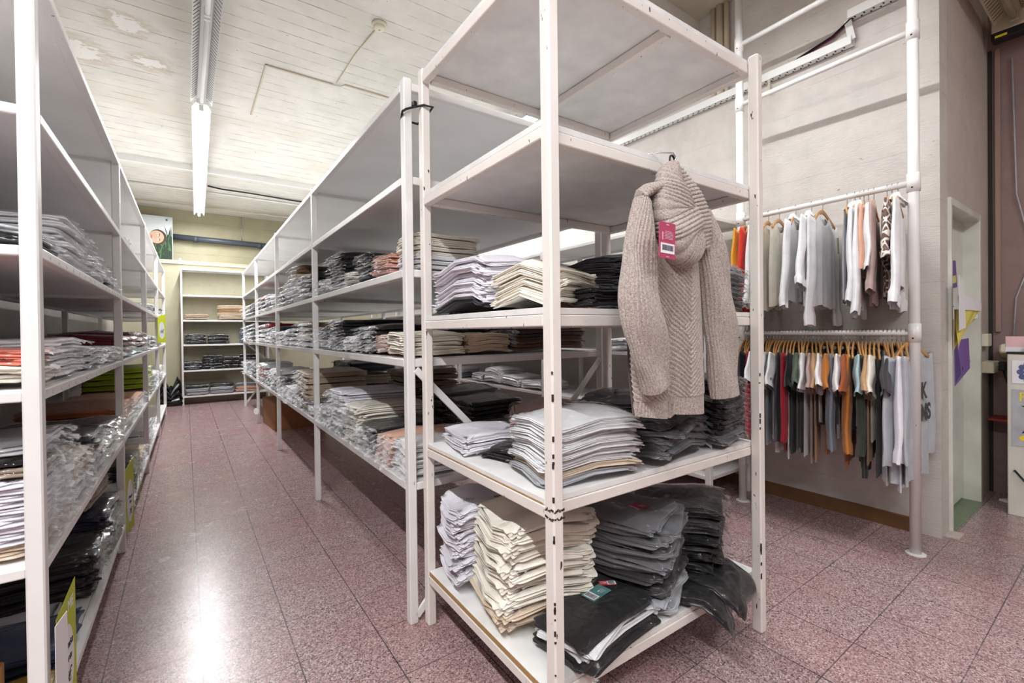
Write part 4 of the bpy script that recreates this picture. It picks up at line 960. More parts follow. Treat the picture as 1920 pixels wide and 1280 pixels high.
def gt(o):
    g = MB().box((-.018, -.002, -.05), (.018, .002, .05), 0, .0008).build('price_tag', plain('sage_tag', (178, 186, 140), .6), o); g.location = (.10, -.055, -.27); g.rotation_euler = (0, R(-8), 0); g['label'] = 'sage green hang tag'
hang(1.207, UZ, 6, 'white', .66, 1, 'sheer white striped shirt with a sage green tag, upper rail', 'blouse', ln=.62, w=(.15, .13), cuff=True, th=.024, out=4, extra=gt)
hang(1.075, UZ, 14, 'lightgrey', .64, 0, 'sheer pale grey top at the start of the right group, upper rail', 'blouse')
hang(1.035, UZ, 14, 'white', .68, 1, 'white long shirt nearest the sheer grey top, upper rail', 'blouse', ln=.52, collar=True)
hang(1.010, UZ, 14, 'white', .68, 1, 'second white long shirt of the right group, upper rail', 'blouse', ln=.58, w=(.15, .16), collar=True)
hang(.990, UZ, 14, 'peach', .52, 1, 'peach pink top among the whites, upper rail', 'blouse', ln=.34, w=(.14, .12))
hang(.968, UZ, 16, 'white', .40, 1, 'white cape-like top with wide sleeve, upper rail', 'blouse', ln=.34, w=(.14, .27), out=10)
hang(.942, UZ, 14, 'rosetaupe', .66, 1, 'rose-taupe top behind the cape-like one, upper rail', 'blouse', ln=.46, w=(.16, .14))
hang(.880, UZ, 14, 'print', .62, 1, 'brown and white patterned blouse with puffed sleeve, upper rail', 'blouse', ln=.30, w=(.17, .2), cuff=True)
hang(.858, UZ, 14, 'print', .66, 0, 'second brown patterned top behind the puffed one, upper rail', 'blouse')
hang(.832, UZ, 12, 'white', .58, 1, 'white long-sleeved blouse closest to the near pole, upper rail', 'blouse', ln=.54, w=(.17, .19), cuff=True, collar=True, th=.02)
# lower rail: colour, sleeve (0 none, 1 short, 2 long), body length
LW = [('white', 2, .80), ('charcoal', 0, .7), ('black', 2, .78), ('burgundy', 0, .74), ('red', 2, .86), ('black', 0, .80), ('white', 1, .62), ('black', 1, .88), ('black', 0, .74), ('white', 1, .84), ('lightgrey', 1, .82), ('grey', 1, .74), ('white', 1, .80), ('white', 0, .88),
      ('black', 2, .74), ('crimson', 2, .88), ('white', 0, .9), ('black', 1, .86), ('green', 1, .84), ('charcoal', 0, .8), ('black', 0, .86), ('white', 1, .88), ('rosetaupe', 1, .92), ('tan', 1, .90), ('white', 1, .62), ('black', 0, .64), ('ochre', 1, .84),
      ('bluegrey', 2, .80), ('pink', 0, .62), ('white', 1, .70), ('black', 0, .60), ('ochre', 2, .88), ('rust', 1, .86), ('black', 0, .66), ('lightblue', 1, .60), ('darkgreen', 2, .86), ('black', 0, .94), ('tan', 1, .84), ('cream', 1, .70), ('charcoal', 0, .92), ('white', 0, .94), ('charcoal', 1, .62), ('lightgrey', 0, .9), ('cream', 0, .9), ('lilac', 2, .96), ('lightgrey', 2, .92)]
NL = len(LW); rnd = random.Random(11)
KT = {0: 'sleeveless top', 1: 'short-sleeved tee', 2: 'long-sleeved top'}
cn = lambda c: CN.get(c, c)
for i, (c, sl, L) in enumerate(LW):
    y = 1.715 - i * (1.715 - .800) / (NL - 1)
    pv = cn(LW[i - 1][0]) if i else 'pole'; nx = cn(LW[i + 1][0]) if i < NL - 1 else 'marl sweatshirt'
    if (pv, c, nx) == ('white', 'black', 'ochre') and i > 28: pv = 'second white'
    hang(y, 1.215, 15 + rnd.uniform(-4, 4), c, L * .865, sl, f'{cn(c)} {KT[sl]}, lower rail, between {pv} and {nx}', 'tee_shirt', th=.0085, ln=.20 if sl == 1 else .52, w=(.18, .20) if sl == 1 else (.15, .12), out=rnd.uniform(18, 34) if sl == 1 else rnd.uniform(2, 9), hw=.20)
def sw(o):
    for s_, z in (('K', -.325), ('NS', -.445)):
        g = letters('printed_letters', s_, .125, M['black'], o, basis((.085 if s_ == 'K' else .105, -.035, z), (1, .05, 0), (0, 0, 1)), label='bold black printed letters', bold=.004)
hang(.786, 1.215, -6, 'marl', .80, 1, 'grey marl sweatshirt with black letters behind the near pole', 'sweatshirt', hw=.215, ln=.54, w=(.16, .11), th=.022, extra=sw, out=4)

# ------------------------------------------------------------------ knitted jumper on the front rack
def knit_mat():
    m, nt, b, o = new_mat('heather_knit')
    v = coords(nt)
    n1 = N(nt, 'ShaderNodeTexNoise', Scale=230, Detail=3); nt.links.new(v, n1.inputs['Vector'])
    n2 = N(nt, 'ShaderNodeTexNoise', Scale=5, Detail=3); nt.links.new(v, n2.inputs['Vector'])
    c = ramp(nt, n1.outputs[0], [(.3, lin((126, 110, 106))), (.5, lin((170, 156, 150))), (.72, lin((200, 188, 182)))])
    c = mixc(nt, math_(nt, 'MULTIPLY', n2.outputs[0], .3), c, lin((176, 170, 160)))
    nt.links.new(c, b.inputs['Base Color']); b.inputs['Roughness'].default_value = .95; b.inputs['Specular IOR Level'].default_value = .1; b.inputs['Sheen Weight'].default_value = .3
    bump(nt, b, n1.outputs[0], .6, .004); return m
KN = knit_mat()
ip = lambda x, pts: np.interp(x, [p[0] for p in pts], [p[1] for p in pts])
ridge = lambda ph: np.abs(np.sin(ph)) ** .7
YP = .895
js = thing('knitted_jumper', 'chunky beige-pink knitted cowl-neck jumper hung from a shelf of the front rack', 'jumper', (1.30, YP, 1.79))
def jl(V): return (np.asarray(V) - np.array([1.30, YP, 1.79]))
nu, nv = 210, 330
vz = np.linspace(0, 1, nv); uu = np.linspace(0, 1, nu); Ug, Vg = np.meshgrid(uu, vz)
zl = lambda t: 1.655 - t * (1.655 - .968)
Zg0 = 1.66 - Vg * (1.66 - .962)
xl = ip(-Zg0, [(-1.66, 1.118), (-1.45, 1.10), (-1.25, 1.092), (-1.1, 1.10), (-.96, 1.118)]); xr = ip(-Zg0, [(-1.66, 1.468), (-1.5, 1.49), (-1.25, 1.496), (-1.05, 1.496), (-.96, 1.489)])
Xg = xl + (xr - xl) * Ug
ztop = ip(Ug.ravel(), [(0, 1.650), (.12, 1.662), (.35, 1.70), (.6, 1.705), (.85, 1.69), (1, 1.672)]).reshape(Ug.shape)
zb = ip(Ug.ravel(), [(0, .985), (.42, .962), (.44, .976), (1, .958)]).reshape(Ug.shape)
Zg = ztop + (zb - ztop) * Vg
cx = 1.335
ph = (Zg * 1.0 - .85 * np.abs(Xg - cx)) * PI / .0155
ph2 = (Zg + .9 * (Xg - cx)) * PI / .0155
ph = np.where((Zg < 1.27) & (Xg > 1.30 - (Zg - 1.27) * .5), (Zg - .95 * (Xg - cx)) * PI / .0155, ph)
hemz = Zg < 1.03
ph = np.where(hemz, Xg * PI / .0085, ph)
disp = ridge(ph) * np.where(hemz, .0035, .0065)
crease = .028 * np.exp(-((Xg - 1.262) / .02) ** 2) * np.clip((1.35 - Zg) / .2, 0, 1)
bul = .052 * np.sin(PI * np.clip(Ug, 0, 1)) ** .6 * (.55 + .45 * np.clip(Vg * 3, 0, 1)) + .010 * np.sin(Xg * 26 + Zg * 3)
kb = .972; Xb, Zb = Xg * kb, 1.25 + (Zg - 1.25) * kb
V1 = np.stack([Xb, YP + .012 - bul - disp + crease, Zb], -1).reshape(-1, 3)
V2 = np.stack([Xb, YP + .012 + .028 * np.sin(PI * Ug) ** .6, Zb], -1).reshape(-1, 3)
F = [];
for j in range(nv - 1):
    for i in range(nu - 1): a = j * nu + i; F.append((a, a + nu, a + nu + 1, a + 1))
n = nu * nv
st = 6
F2 = [(n + j * nu + i, n + j * nu + i + st, n + (j + 1) * nu + i + st, n + (j + 1) * nu + i) for j in range(nv - 1) for i in range(0, nu - st, st)]
link('knit_body', arr_mesh('knit_body', jl(np.concatenate([V1, V2])), F + F2, KN), js)
def knit_loft(name, path, wid, dep, y0, ribs, along=False, seg=110, nr=230, cuffz=None, amp=.0055):
    """path: (t, x, z); half widths across; ribs run lengthwise, or round it when along"""
    kq = lambda a: (float(ip(a, y0)) - .35 * float(ip(a, dep))) / .90; path = [(a, x * kq(a), 1.25 + (z - 1.25) * kq(a)) for a, x, z in path]; wid = [(a, q * .94) for a, q in wid]
    ts = np.linspace(0, 1, nr); px = ip(ts, [(p[0], p[1]) for p in path]); pz = ip(ts, [(p[0], p[2]) for p in path])
    k = np.ones(17) / 17
    sm = lambda a: np.convolve(np.pad(a, 8, mode='edge'), k, 'valid')
    px, pz = sm(px), sm(pz); w = sm(ip(ts, wid)); d = sm(ip(ts, dep)); yy = sm(ip(ts, y0))
    tx, tz = np.gradient(px), np.gradient(pz); l = np.hypot(tx, tz); nx_, nz_ = -tz / l, tx / l; s = np.cumsum(l)
    a = np.linspace(0, 2 * PI, seg, endpoint=False); A, S = np.meshgrid(a, s)
    e = .8; ca = np.sign(np.cos(A)) * np.abs(np.cos(A)) ** e; sa = np.sign(np.sin(A)) * np.abs(np.sin(A)) ** e
    rb = ridge(S * PI / .0125 + .5 * np.sin(A * 2)) if along else ridge(A * ribs / 2)
    rb = rb * amp
    wc = w[:, None] + rb; dc = d[:, None] + rb
    fold = .007 * np.sin(S * 22 + A * 2)
    X = px[:, None] + nx_[:, None] * wc * ca; Z = pz[:, None] + nz_[:, None] * wc * ca; Y = yy[:, None] - dc * sa + fold * (np.abs(sa))
    V = np.stack([X, Y, Z], -1).reshape(-1, 3)
    F = [(i * seg + q, (i + 1) * seg + q, (i + 1) * seg + (q + 1) % seg, i * seg + (q + 1) % seg) for i in range(nr - 1) for q in range(seg)] + [tuple(range(seg)), tuple(range(nr * seg - 1, (nr - 1) * seg - 1, -1))]
    return link(name, arr_mesh(name, jl(V), F, KN), js)
knit_loft('knit_sleeve', [(0, 1.150, 1.652), (.2, 1.125, 1.50), (.45, 1.130, 1.36), (.6, 1.145, 1.28), (.8, 1.18, 1.165), (1, 1.211, 1.058)],
          [(0, .024), (.08, .036), (.25, .054), (.5, .074), (.65, .074), (.8, .066), (.9, .052), (1, .048)], [(0, .016), (.2, .03), (.6, .032), (1, .024)], [(0, .872), (.3, .852), (.7, .842), (1, .844)], 26)
knit_loft('knit_sleeve', [(0, 1.462, 1.665), (.25, 1.520, 1.50), (.5, 1.560, 1.33), (.75, 1.588, 1.17), (1, 1.602, 1.0)],
          [(0, .03), (.1, .05), (.3, .066), (.6, .072), (.85, .066), (1, .062)], [(0, .02), (.2, .036), (.6, .036), (1, .028)], [(0, .885), (.3, .865), (1, .87)], 24)
knit_loft('knit_collar', [(0, 1.302, 1.780), (.15, 1.285, 1.725), (.4, 1.305, 1.64), (.7, 1.365, 1.555), (1, 1.418, 1.512)],
          [(0, .02), (.1, .046), (.3, .080), (.55, .098), (.8, .094), (.95, .074), (1, .056)], [(0, .016), (.2, .034), (.6, .045), (1, .022)], [(0, .905), (.2, .870), (.6, .838), (1, .842)], 20, True, amp=.005)
knit_loft('knit_collar', [(0, 1.315, 1.778), (.2, 1.360, 1.725), (.5, 1.418, 1.65), (.8, 1.455, 1.565), (1, 1.462, 1.52)],
          [(0, .014), (.2, .036), (.5, .046), (.8, .036), (1, .022)], [(0, .014), (.3, .03), (.7, .032), (1, .02)], [(0, .905), (.3, .880), (.7, .852), (1, .850)], 20, True, amp=.005)
knit_loft('shoulder_band', [(0, 1.122, 1.655), (.5, 1.17, 1.682), (1, 1.235, 1.70)], [(0, .012), (.5, .015), (1, .012)], [(0, .016), (1, .016)], [(0, .870), (1, .872)], 10, True, nr=90, seg=40)
tg = MB().box((-.036, -.001, -.05), (.036, .001, .05), 0, .0005).build('price_tag', M['tagpink'], js); tg.location = (1.253 * .868 - 1.30, .781 - YP, 1.25 + .282 * .868 - 1.79); tg.rotation_euler = (0, R(1.5), 0); tg['label'] = 'raspberry pink card tag'
b = MB(); b.box((-.030, -.0022, -.036), (.030, -.0012, -.008), 0); r = random.Random(4); x = -.024
while x < .023: q = r.uniform(.0008, .0028); b.box((x, -.0026, -.028), (x + q, -.0022, -.013), 1); x += q + r.uniform(.0008, .0018)
b.build('barcode_sticker', [M['paper'], M['ink']], tg)
b = MB(); b.lathe([(.001, -.0012), (.0045, -.0016), (.0045, -.0022)], 10, 0, basis((-.022, 0, .026), (1, 0, 0), (0, 0, 1))); b.box((-.0235, -.0022, .000), (-.0205, -.0012, .022))
for i in range(6): b.box((-.012, -.0018, .004 + i * .004), (.024 - .006 * (i == 5), -.0012, .0055 + i * .004))
b.box((-.006, -.0018, .042), (.006, -.0012, .0445)); b.box((-.007, -.0018, -.046), (.007, -.0012, -.044))
b.build('tag_print', plain('pale_pink_print', (226, 190, 200), .6), tg)
t = thing('coat_hook', 'black ring and wire hook the jumper hangs from', 'hook', (1.305, .945, 1.815))
b = MB(); b.tube([(.0, -.012 + .0, 0)] and [(.019 * math.cos(q), -.03 + .004 * math.cos(q), -.016 + .019 * math.sin(q)) for q in [2 * PI * k / 20 for k in range(21)]], .0035, 8); b.build('ring', M['black'], t, True)
b = MB(); b.tube([(-.035, .06, .030), (-.012, .045, .030), (.004, .01, .026), (.006, -.03, .012), (.0, -.045, -.01), (-.006, -.035, -.03)], .0022, 8); b.build('wire_hook', M['wire'], t, True)

# ------------------------------------------------------------------ price signs on the left rack
def sign(label, loc, rz, w, h, mat, words, tilt=0, cut=True):
    t = thing('price_sign', label, 'sign', loc, R(rz)); t.rotation_euler = (R(tilt), 0, R(rz))
    T = basis((0, 0, 0), (1, 0, 0), (0, 0, 1))
    MB().prism([(-w / 2, 0), (w / 2, 0), (w / 2, h), (-w / 2, h - (.04 if cut else 0))], T, .0012).build('card', mat, t)
    T2 = basis((0, -.0014, 0), (1, 0, 0), (0, 0, 1))
    MB().prism(ell(0, h * .42, w * .36, h * .30), T2, .0006).build('white_oval', M['paper'], t)
    for s_, x, z, sz, mt, sh in words: letters('handwriting' if mt is M['ink'] else 'printed_word', s_, sz, mt, t, basis((x, -.0024, z), (1, .0, 0), (0, 0, 1)), sh)
    return t
p = left.P(.014, .145)
sign('lime green sign with white oval, taped to the near post of the left rack', (p.x, p.y, .14), 86, .18, .37, M['limecard'], [('ME', .035, .315, .045, M['paper'], 0), ('Camisa', 0, .205, .034, M['ink'], .4), ('oferta', 0, .165, .03, M['ink'], .4), ('5€', 0, .11, .05, M['ink'], .4)])
o = MB().prism([(0, 0), (.06, .0), (.06, .22), (0, .21)], basis((p.x + .002, p.y - .150, .27), (.25, 1, 0), (0, 0, 1)), .001).build('paper_slip', M['paper']); tag(o, 'white paper slip tucked behind the lime sign on the near post', 'paper')
p = left.P(.012, 1.86)
sign('lime green sign with white oval on the second post of the left rack', (p.x, p.y, .09), 82, .17, .42, M['limecard'], [('Punto', 0, .20, .030, M['ink'], .4), ('liso', 0, .17, .026, M['ink'], .4), ('7€', 0, .11, .05, M['ink'], .4)])
p = left.P(.03, 5.46)
sign('bright yellow-green folded sign high on the fourth post of the left rack', (p.x, p.y, 1.16), 62, .16, .36, M['brightlime'], [('6€', 0, .14, .06, M['ink'], .3)])
for i, (y, z0, z1) in enumerate(((3.66, .66, 1.10), (3.78, .68, 1.10), (5.6, .75, 1.12), (2.35, .12, .56))):
    p = left.P(.022, y); o = MB().bar((p.x, p.y, z0), (p.x, p.y, z1), .03, .001, up=(1, 0, 0)).build('shelf_strip', M['limecard']); tag(o, ['lime strip hanging beside the third post of the left rack', 'second lime strip just beyond the third post', 'lime strip hanging by the fourth post of the left rack', 'lime strip hanging in the second bay, lowest shelf'][i], 'strip')
# printed box at the near end of the left rack
p = left.P(-.10, .085)
t = thing('gift_box', 'small box printed with potted plants on the bottom shelf of the left rack', 'box', (p.x - .08, p.y - .02, .40 - .02), R(-20))
MB().box((-.075, -.02, 0), (.075, .02, .19), 0, .002).build('carton', plain('cream_carton', (214, 190, 150), .7), t)
b = MB(); T = basis((0, -.0205, 0), (1, 0, 0), (0, 0, 1))
b.prism(ell(0, .125, .05, .03, 16), T, .0006, 0)
for x, z in ((-.05, .05), (0, .045), (.05, .055), (.055, .165), (-.05, .17)):
    b.prism(ell(x, z + .014, .016, .014, 10), T, .0006, 1); b.prism([(x - .009, z - .018), (x + .009, z - .018), (x + .012, z), (x - .012, z)], T, .0008, 2)
b.build('printed_plants', [M['pipe'], plain('plant_print', (66, 108, 62), .7), plain('pot_print', (176, 92, 64), .7)], t)
p = left.P(-.30, .10); o = MB().box((p.x - .1, p.y - .04, .175), (p.x + .2, p.y + .0, .378), 0, .003).build('wood_block', M['hangwood']); tag(o, 'pale wooden block under the small plant-printed box', 'wooden block')
# shelf number marks on the left rack front
b = MB(); r = random.Random(9)
for lv in (3, 2):
    for k in range(16):
        y = .12 + k * .105
        if y > 1.72: break
        q = left.P(.0006, y); h_ = r.uniform(.006, .012); b.box((-.001, y, left.levels[lv] - .02), (.0008, y + .002, left.levels[lv] - .02 + h_)); b.box((-.001, y + .004, left.levels[lv] - .02), (.0008, y + .010, left.levels[lv] - .0185))
b.build('pencil_marks', M['greyprint'], left.t)

# ------------------------------------------------------------------ door corner
def sheet(name, label, cat, org, xd, yd, poly, mat, parts=()):
    t = thing(name, label, cat, org); T = basis((0, 0, 0), xd, yd)
    MB().prism(poly, T, .001).build('sheet', mat, t)
    for nm, pl, mt in parts: T2 = T.copy(); T2.translation = T.to_3x3() @ Vector((0, 0, .0013)); MB().prism(pl, T2, .0005).build(nm, mt, t)
    return t
sheet('notice', 'purple and white leaflet high on the white door', 'leaflet', (4.18, .797, 1.50), (1, 0, 0), (0, 0, 1), [(0, 0), (.2, .02), (.16, .2), (-.02, .19)], M['violet'], [('printed_band', [(.02, .03), (.17, .05), (.16, .10), (.02, .08)], M['yellow'])])
sheet('notice', 'small white note with a dark frame below the leaflet on the door', 'note', (4.0, .797, 1.22), (1, 0, 0), (0, 0, 1), [(0, 0), (.3, 0), (.3, .2), (0, .2)], M['paper'], [('ruled_line', [(.02, .16), (.28, .16), (.28, .166), (.02, .166)], M['ink'])])
sheet('notice', 'food advertisement card with an orange edge on the door frame', 'card', (4.545, .722, 1.30), (0, 1, 0), (0, 0, 1), [(0, 0), (.085, 0), (.085, .13), (0, .13)], M['paper'], [('orange_edge', [(0, 0), (.085, 0), (.085, .02), (0, .02)], M['orange']), ('food_picture', ell(.035, .07, .022, .024, 14), M['card'])])
t = thing('hanging_bag', 'yellow plastic bag with a white top hung in the doorway', 'bag', (3.95, .70, 1.36))
g = 14; V = []; F = []
for j in range(g):
    for i in range(g):
        u, v = i / (g - 1), j / (g - 1); x = -.18 + u * (.66 - .34 * v) ; z = -.01 - v * (.25 - .20 * u) ; y = -.012 - .016 * math.sin(PI * u) * math.sin(PI * v) + .006 * math.sin(9 * u + 5 * v)
        V.append((x, y, z))
F = [(j * g + i, j * g + i + 1, (j + 1) * g + i + 1, (j + 1) * g + i) for j in range(g - 1) for i in range(g - 1)]
V2 = [(x, -y * .3 - .004, z) for x, y, z in V]; F2 = [tuple(k + g * g for k in f[::-1]) for f in F]
link('bag_body', arr_mesh('bag_body', V + V2, F + F2, M['yellow']), t)
MB().add([(-.2, -.024, -.01), (.42, -.024, -.01), (.44, -.02, .04), (-.05, -.02, .09), (-.2, -.02, .07)], [(0, 1, 2, 3, 4)]).build('white_top', M['paper'], t)
MB().prism([(0, 0), (.17, .02), (.10, .30), (.0, .33)], basis((-.25, -.034, -.14), (1, 0, 0), (0, 0, 1)), .001).build('white_sheet', M['paper'], t)
sheet('notice', 'purple poster sheet tilted below the yellow bag in the doorway', 'poster', (3.82, .708, .88), (1, 0, .05), (-.05, 0, 1), [(0, 0), (.40, .07), (.38, .27), (0, .28)], M['violet'], [('dark_figure', [(.02, .02), (.16, .06), (.12, .16), (.05, .26), (.02, .22)], plain('deep_violet', (74, 52, 120), .6)), ('small_mark', ell(.2, .09, .012, .014, 10), M['ink'])])
sheet('notice', 'torn white paper on the lower half of the white door', 'paper', (3.93, .797, .45), (1, 0, 0), (0, 0, 1), [(0, 0), (.22, .08), (.10, .14), (.12, .42), (.3, .45), (.2, .52), (0, .5)], M['paper'])
def socket(name, label, lo, hi, mat):
    t = thing(name, label, 'socket', lo); d_ = Vector(hi) - Vector(lo)
    MB().box((0, 0, 0), tuple(d_), 0, .004).build('housing', mat, t)
    b = MB(); b.box((d_.x * .2, -.0015, d_.z * .25), (d_.x * .8, 0, d_.z * .75), 0, .001); b.build('face_plate', M['ivory'], t); return t
socket('wall_switch', 'square cream switch on the wall right of the door frame', (4.67, .69, 1.10), (4.80, .726, 1.19), M['ivory'])
t = socket('power_strip', 'cream socket block with a black plug, below the wall switch', (4.66, .66, .91), (4.86, .726, .99), M['ivory'])
MB().box((.15, -.04, .01), (.22, 0, .075), 0, .006).build('black_plug', M['black'], t)
o = MB().box((-.06, -.04, -.035), (.06, .04, .035), 0, .01, Matrix.Translation((4.90, .62, 1.06)) @ Matrix.Rotation(R(25), 4, 'Y')).build('junction_box', M['ivory'], smooth=False); tag(o, 'tilted cream junction box hanging at the brown wall corner', 'junction box')
for pts, r_, mt, lb in (([(4.93, .60, 3.2), (4.93, .58, 2.2), (4.94, .50, 1.75), (4.94, .585, 1.45), (4.93, .60, 1.09)], .005, 'greyprint', 'thin grey wire hanging loosely down the brown wall'),
      ([(4.85, .64, .93), (4.86, .60, .75), (4.88, .585, .5), (4.85, .60, .3), (4.88, .62, .02)], .006, 'black', 'black flex dropping from the black plug to the floor'),
      ([(4.92, .60, 1.03), (4.93, .58, .7), (4.90, .56, .45), (4.86, .60, .2), (4.9, .45, .12)], .005, 'black', 'black flex hanging from the junction box'),
      ([(4.90, .46, 1.05), (4.91, .50, .8), (4.88, .56, .5), (4.92, .53, .05)], .005, 'black', 'black flex running down behind the white cabinet edge'),
      ([(4.80, .60, .22), (4.6, .575, .24), (4.40, .53, .30), (4.405, .40, .12)], .006, 'black', 'black cable drooping across the white cabinet side')):
    o = MB().tube([tuple(a_) for a_ in pts], r_, 8).build('power_cable', M[mt], smooth=True); tag(o, lb, 'cable')
MB_ = MB(); MB_.box((4.925, .66, 1.2), (4.95, .69, 3.3), 0, .004); struct(MB_.build('trim_6', plain('copper_pipe_paint', (158, 132, 120), .4)))
struct(MB().box((4.93, .705, 0), (4.95, .724, 3.3)).build('trim_7', M['slot']))
t = thing('white_cabinet', 'white cabinet with posters on its side at the right edge', 'cabinet', (4.42, .565, 0))
MB().box((0, -.9, .0), (.42, 0, 1.06), 0, .004).build('carcass', plain('cabinet_white', (226, 224, 214), .45, noise=3), t)
MB().box((-.004, -.905, 1.06), (.425, .004, 1.075), 0, .003).build('cabinet_top', M['slot'], t)
def poster(label, y0, z0, w, h, parts, mat):
    return sheet('wall_poster', label, 'poster', (4.417, y0, z0), (0, -1, 0), (0, 0, 1), [(0, 0), (w, 0), (w, h), (0, h)], mat, parts)
rings = []
for k in range(12): q = 2 * PI * k / 12; rings.append(('mandala_petal', ell(.10 + .062 * math.cos(q), .075 + .062 * math.sin(q), .018, .018, 10), M['blueink']))
for k in range(8): q = 2 * PI * k / 8; rings.append(('mandala_petal', ell(.10 + .033 * math.cos(q), .075 + .033 * math.sin(q), .014, .014, 10), M['violet']))
rings.append(('mandala_heart', ell(.10, .075, .016, .016, 12), M['pinkbox']))
poster('white card with a blue mandala taped to the cabinet side', .543, .87, .20, .15, rings, M['paper'])
fig = [[(.085, .24), (.11, .27), (.15, .265), (.16, .24), (.14, .20), (.145, .15), (.125, .10), (.10, .13), (.075, .10), (.045, .085), (.05, .10), (.075, .125), (.095, .17), (.10, .22)], ell(.155, .29, .018, .022, 12), [(.04, .265), (.06, .255), (.11, .262), (.11, .272), (.06, .268)]]
pp = poster('grey poster with yellow heading and a dark leaping figure, on the cabinet side', .545, .46, .26, .37, [('dark_figure', f_, M['black']) for f_ in fig] + [('yellow_spot', ell(.05, .055, .016, .016, 12), M['brightyellow'])], M['greyprint'])
letters('printed_heading', 'FIESTA', .085, M['brightyellow'], pp, basis((-.0022, -.155, .32), (0, -1, 0), (0, 0, 1)))
for i, (y, z, s_, rz) in enumerate(((.50, 1.075, (.17, .09, .10), 8), (.40, 1.176, (.16, .10, .08), -12))):
    t = thing('perfume_box', ('pink and white box on the cabinet beside the bottle', 'tilted pink box stacked on top of the other pink box')[i], 'box', (4.52, y, z), R(rz))
    MB().box((-.05, -s_[0] / 2, 0), (.05, s_[0] / 2, s_[2]), 0, .002).build('carton', M['pinkbox'], t)
    MB().box((-.0506, -s_[0] / 2, 0), (-.0498, s_[0] / 2, s_[2] * .3)).build('white_band', M['paper'], t)
t = thing('perfume_bottle', 'small clear perfume bottle with a silver cap before the pink box', 'bottle', (4.45, .455, 1.075))
MB().box((-.02, -.03, 0), (.02, .03, .045), 0, .006).build('glass', plain('frosted_glass', (206, 204, 200), .15), t)
MB().lathe([(.018, .045), (.018, .085), (.016, .088)], 20).build('cap', M['wire'], t, True)
o = MB().box((4.72, .58, .565), (4.95, .70, .58), 0, .002).build('wall_shelf', M['mdf']); tag(o, 'small reddish wooden shelf on the brown wall behind the cables', 'shelf')
o = MB().box((4.76, .585, .553), (4.90, .64, .5645), 0, .001).build('booklet', M['scarlet']); tag(o, 'red booklet tucked under the small reddish shelf', 'booklet')
o = MB().prism([(0, 0), (.2, 0), (.2, .05), (0, .05)], basis((4.68, .60, .003), (.7, -.4, 0), (.4, .7, 0)), .012).build('floor_label', M['paper']); tag(o, 'white label strip lying on the floor by the brown wall', 'label')
# ------------------------------------------------------------------ under the racks
t = thing('cardboard_box', 'brown cardboard box on the floor under the middle rack, far end', 'box', (1.12, 7.0, 0), R(3))
MB().box((-.22, -.42, 0), (.4, .36, .36), 0, .004).build('carton', M['card'], t)
b = MB(); b.box((-.22, -.42, .36), (.05, .36, .364)); b.box((.12, -.42, .362), (.4, .36, .366)); b.build('flap', M['card'], t)
o = MB().prism(ell(0, 0, .035, .05, 7), basis((.79, 7.26, .18), (1, 0, 0), (0, .2, 1)), .003).build('paper_scrap', M['paper']); tag(o, 'white paper scrap stuck to the foot of a middle rack post', 'paper')
V, F = folded_mesh(.34, .26, .30, warp(.34, .26, (.02, .02, .06, 1, 1, 0)), 77, 3, 2.4)
o = link('bin_bag', arr_mesh('bin_bag', V, F, plain('black_bag_film', (16, 16, 18), .22))); o.location = (-.22, 10.12, .004); tag(o, 'black bin bag on the floor left of the back shelf unit', 'bag')
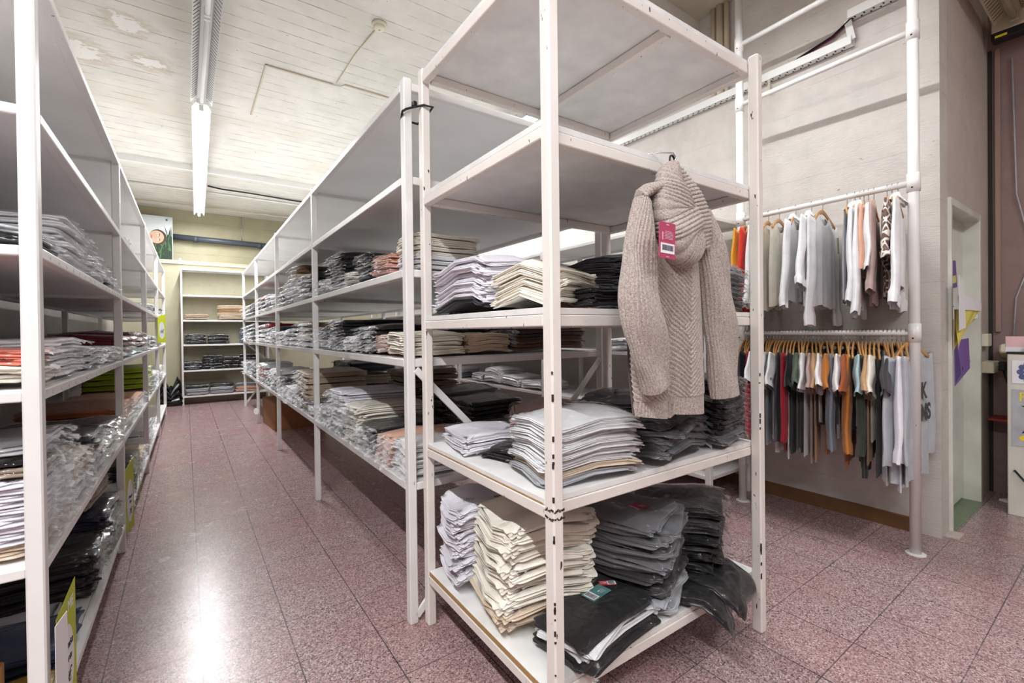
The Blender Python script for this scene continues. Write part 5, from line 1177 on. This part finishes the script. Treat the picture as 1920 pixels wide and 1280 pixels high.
# the black bag sliding off the front rack
def bend(V):
    V = np.array(V); q = np.clip((-V[:, 1] - .02) / .13, 0, 1.2); V[:, 2] -= q ** 1.4 * .085; V[:, 1] += q ** 2 * .05; V[:, 2] += .006 * np.sin(V[:, 0] * 60) * q; V[:, 1] += .008 * np.sin(V[:, 0] * 37 + 1) * q
    return V
wz = warp(.27, .30, (.004, .004, .004, 1, 1, 0))
for i, (x, y, z, r_, lb) in enumerate(((1.60, 1.0, .252, 30, 'black bagged shirt sliding over the shelf edge, bottom of front rack'), (1.72, 1.0, .262, 18, 'second black bagged shirt drooping over the edge beside the right post'))):
    V, F = folded_mesh(.27, .30, .016, wz, 31 + i, 2, 1.6); o = link('bagged_shirt', arr_mesh('bagged_shirt', bend(V), F, bagcloth('black'))); o.location = (x, y, z); o.rotation_euler = (0, 0, R(r_)); tag(o, lb, 'shirt')
    V, F, mi = film_mesh(.27, .30, .016, wz, 51 + i, .035, True); link('plastic_bag', arr_mesh('plastic_bag', bend(V), F, M['filmgloss']), o)

# ------------------------------------------------------------------ light
w = bpy.data.worlds.new('room_light'); sc.world = w; w.use_nodes = True
w.node_tree.nodes['Background'].inputs[0].default_value = (1, .98, .95, 1); w.node_tree.nodes['Background'].inputs[1].default_value = .3
sc.view_settings.exposure = 1.56

# ------------------------------------------------------------------ beyond about 300 bagged shirts: the smallest in view become one mass
bag = [o for o in bpy.data.objects if o.name.split('.')[0] == 'bagged_shirt' and o.parent is None]
bpy.context.view_layer.update()
cp = Vector((0, 0, 1.25))
def shown(o):
    d = (o.matrix_world.translation - cp).length; q = o.bound_box; return max(v[0] for v in q) * max(.02, o.dimensions.z) / d ** 2
bag.sort(key=lambda o: -(10 if len(o.children) > 1 else shown(o)))
rest = bag[300:]
if rest:
    ms_, V, F, I = [], [], [], []; base = 0
    def grab(o):
        global base
        me = o.data; n = len(me.vertices); co = np.empty(n * 3); me.vertices.foreach_get('co', co); mw = np.array(o.matrix_world)
        V.append(co.reshape(-1, 3) @ mw[:3, :3].T + mw[:3, 3])
        for m in me.materials:
            if m not in ms_: ms_.append(m)
        for p in me.polygons: F.append(tuple(base + k for k in p.vertices)); I.append(ms_.index(me.materials[p.material_index]))
        base += n
    for o in rest:
        grab(o)
        for c in o.children: grab(c)
    me = arr_mesh('bagged_shirts', np.concatenate(V), F, ms_, True, I); big = link('bagged_shirts', me); big['kind'] = 'stuff'
    tag(big, 'remaining small bagged shirts in the far bays and deep on the shelves', 'shirts')
    for o in rest:
        for c in list(o.children): bpy.data.objects.remove(c)
        bpy.data.objects.remove(o)
print('BAGGED', len(bag), 'MERGED', len(rest))
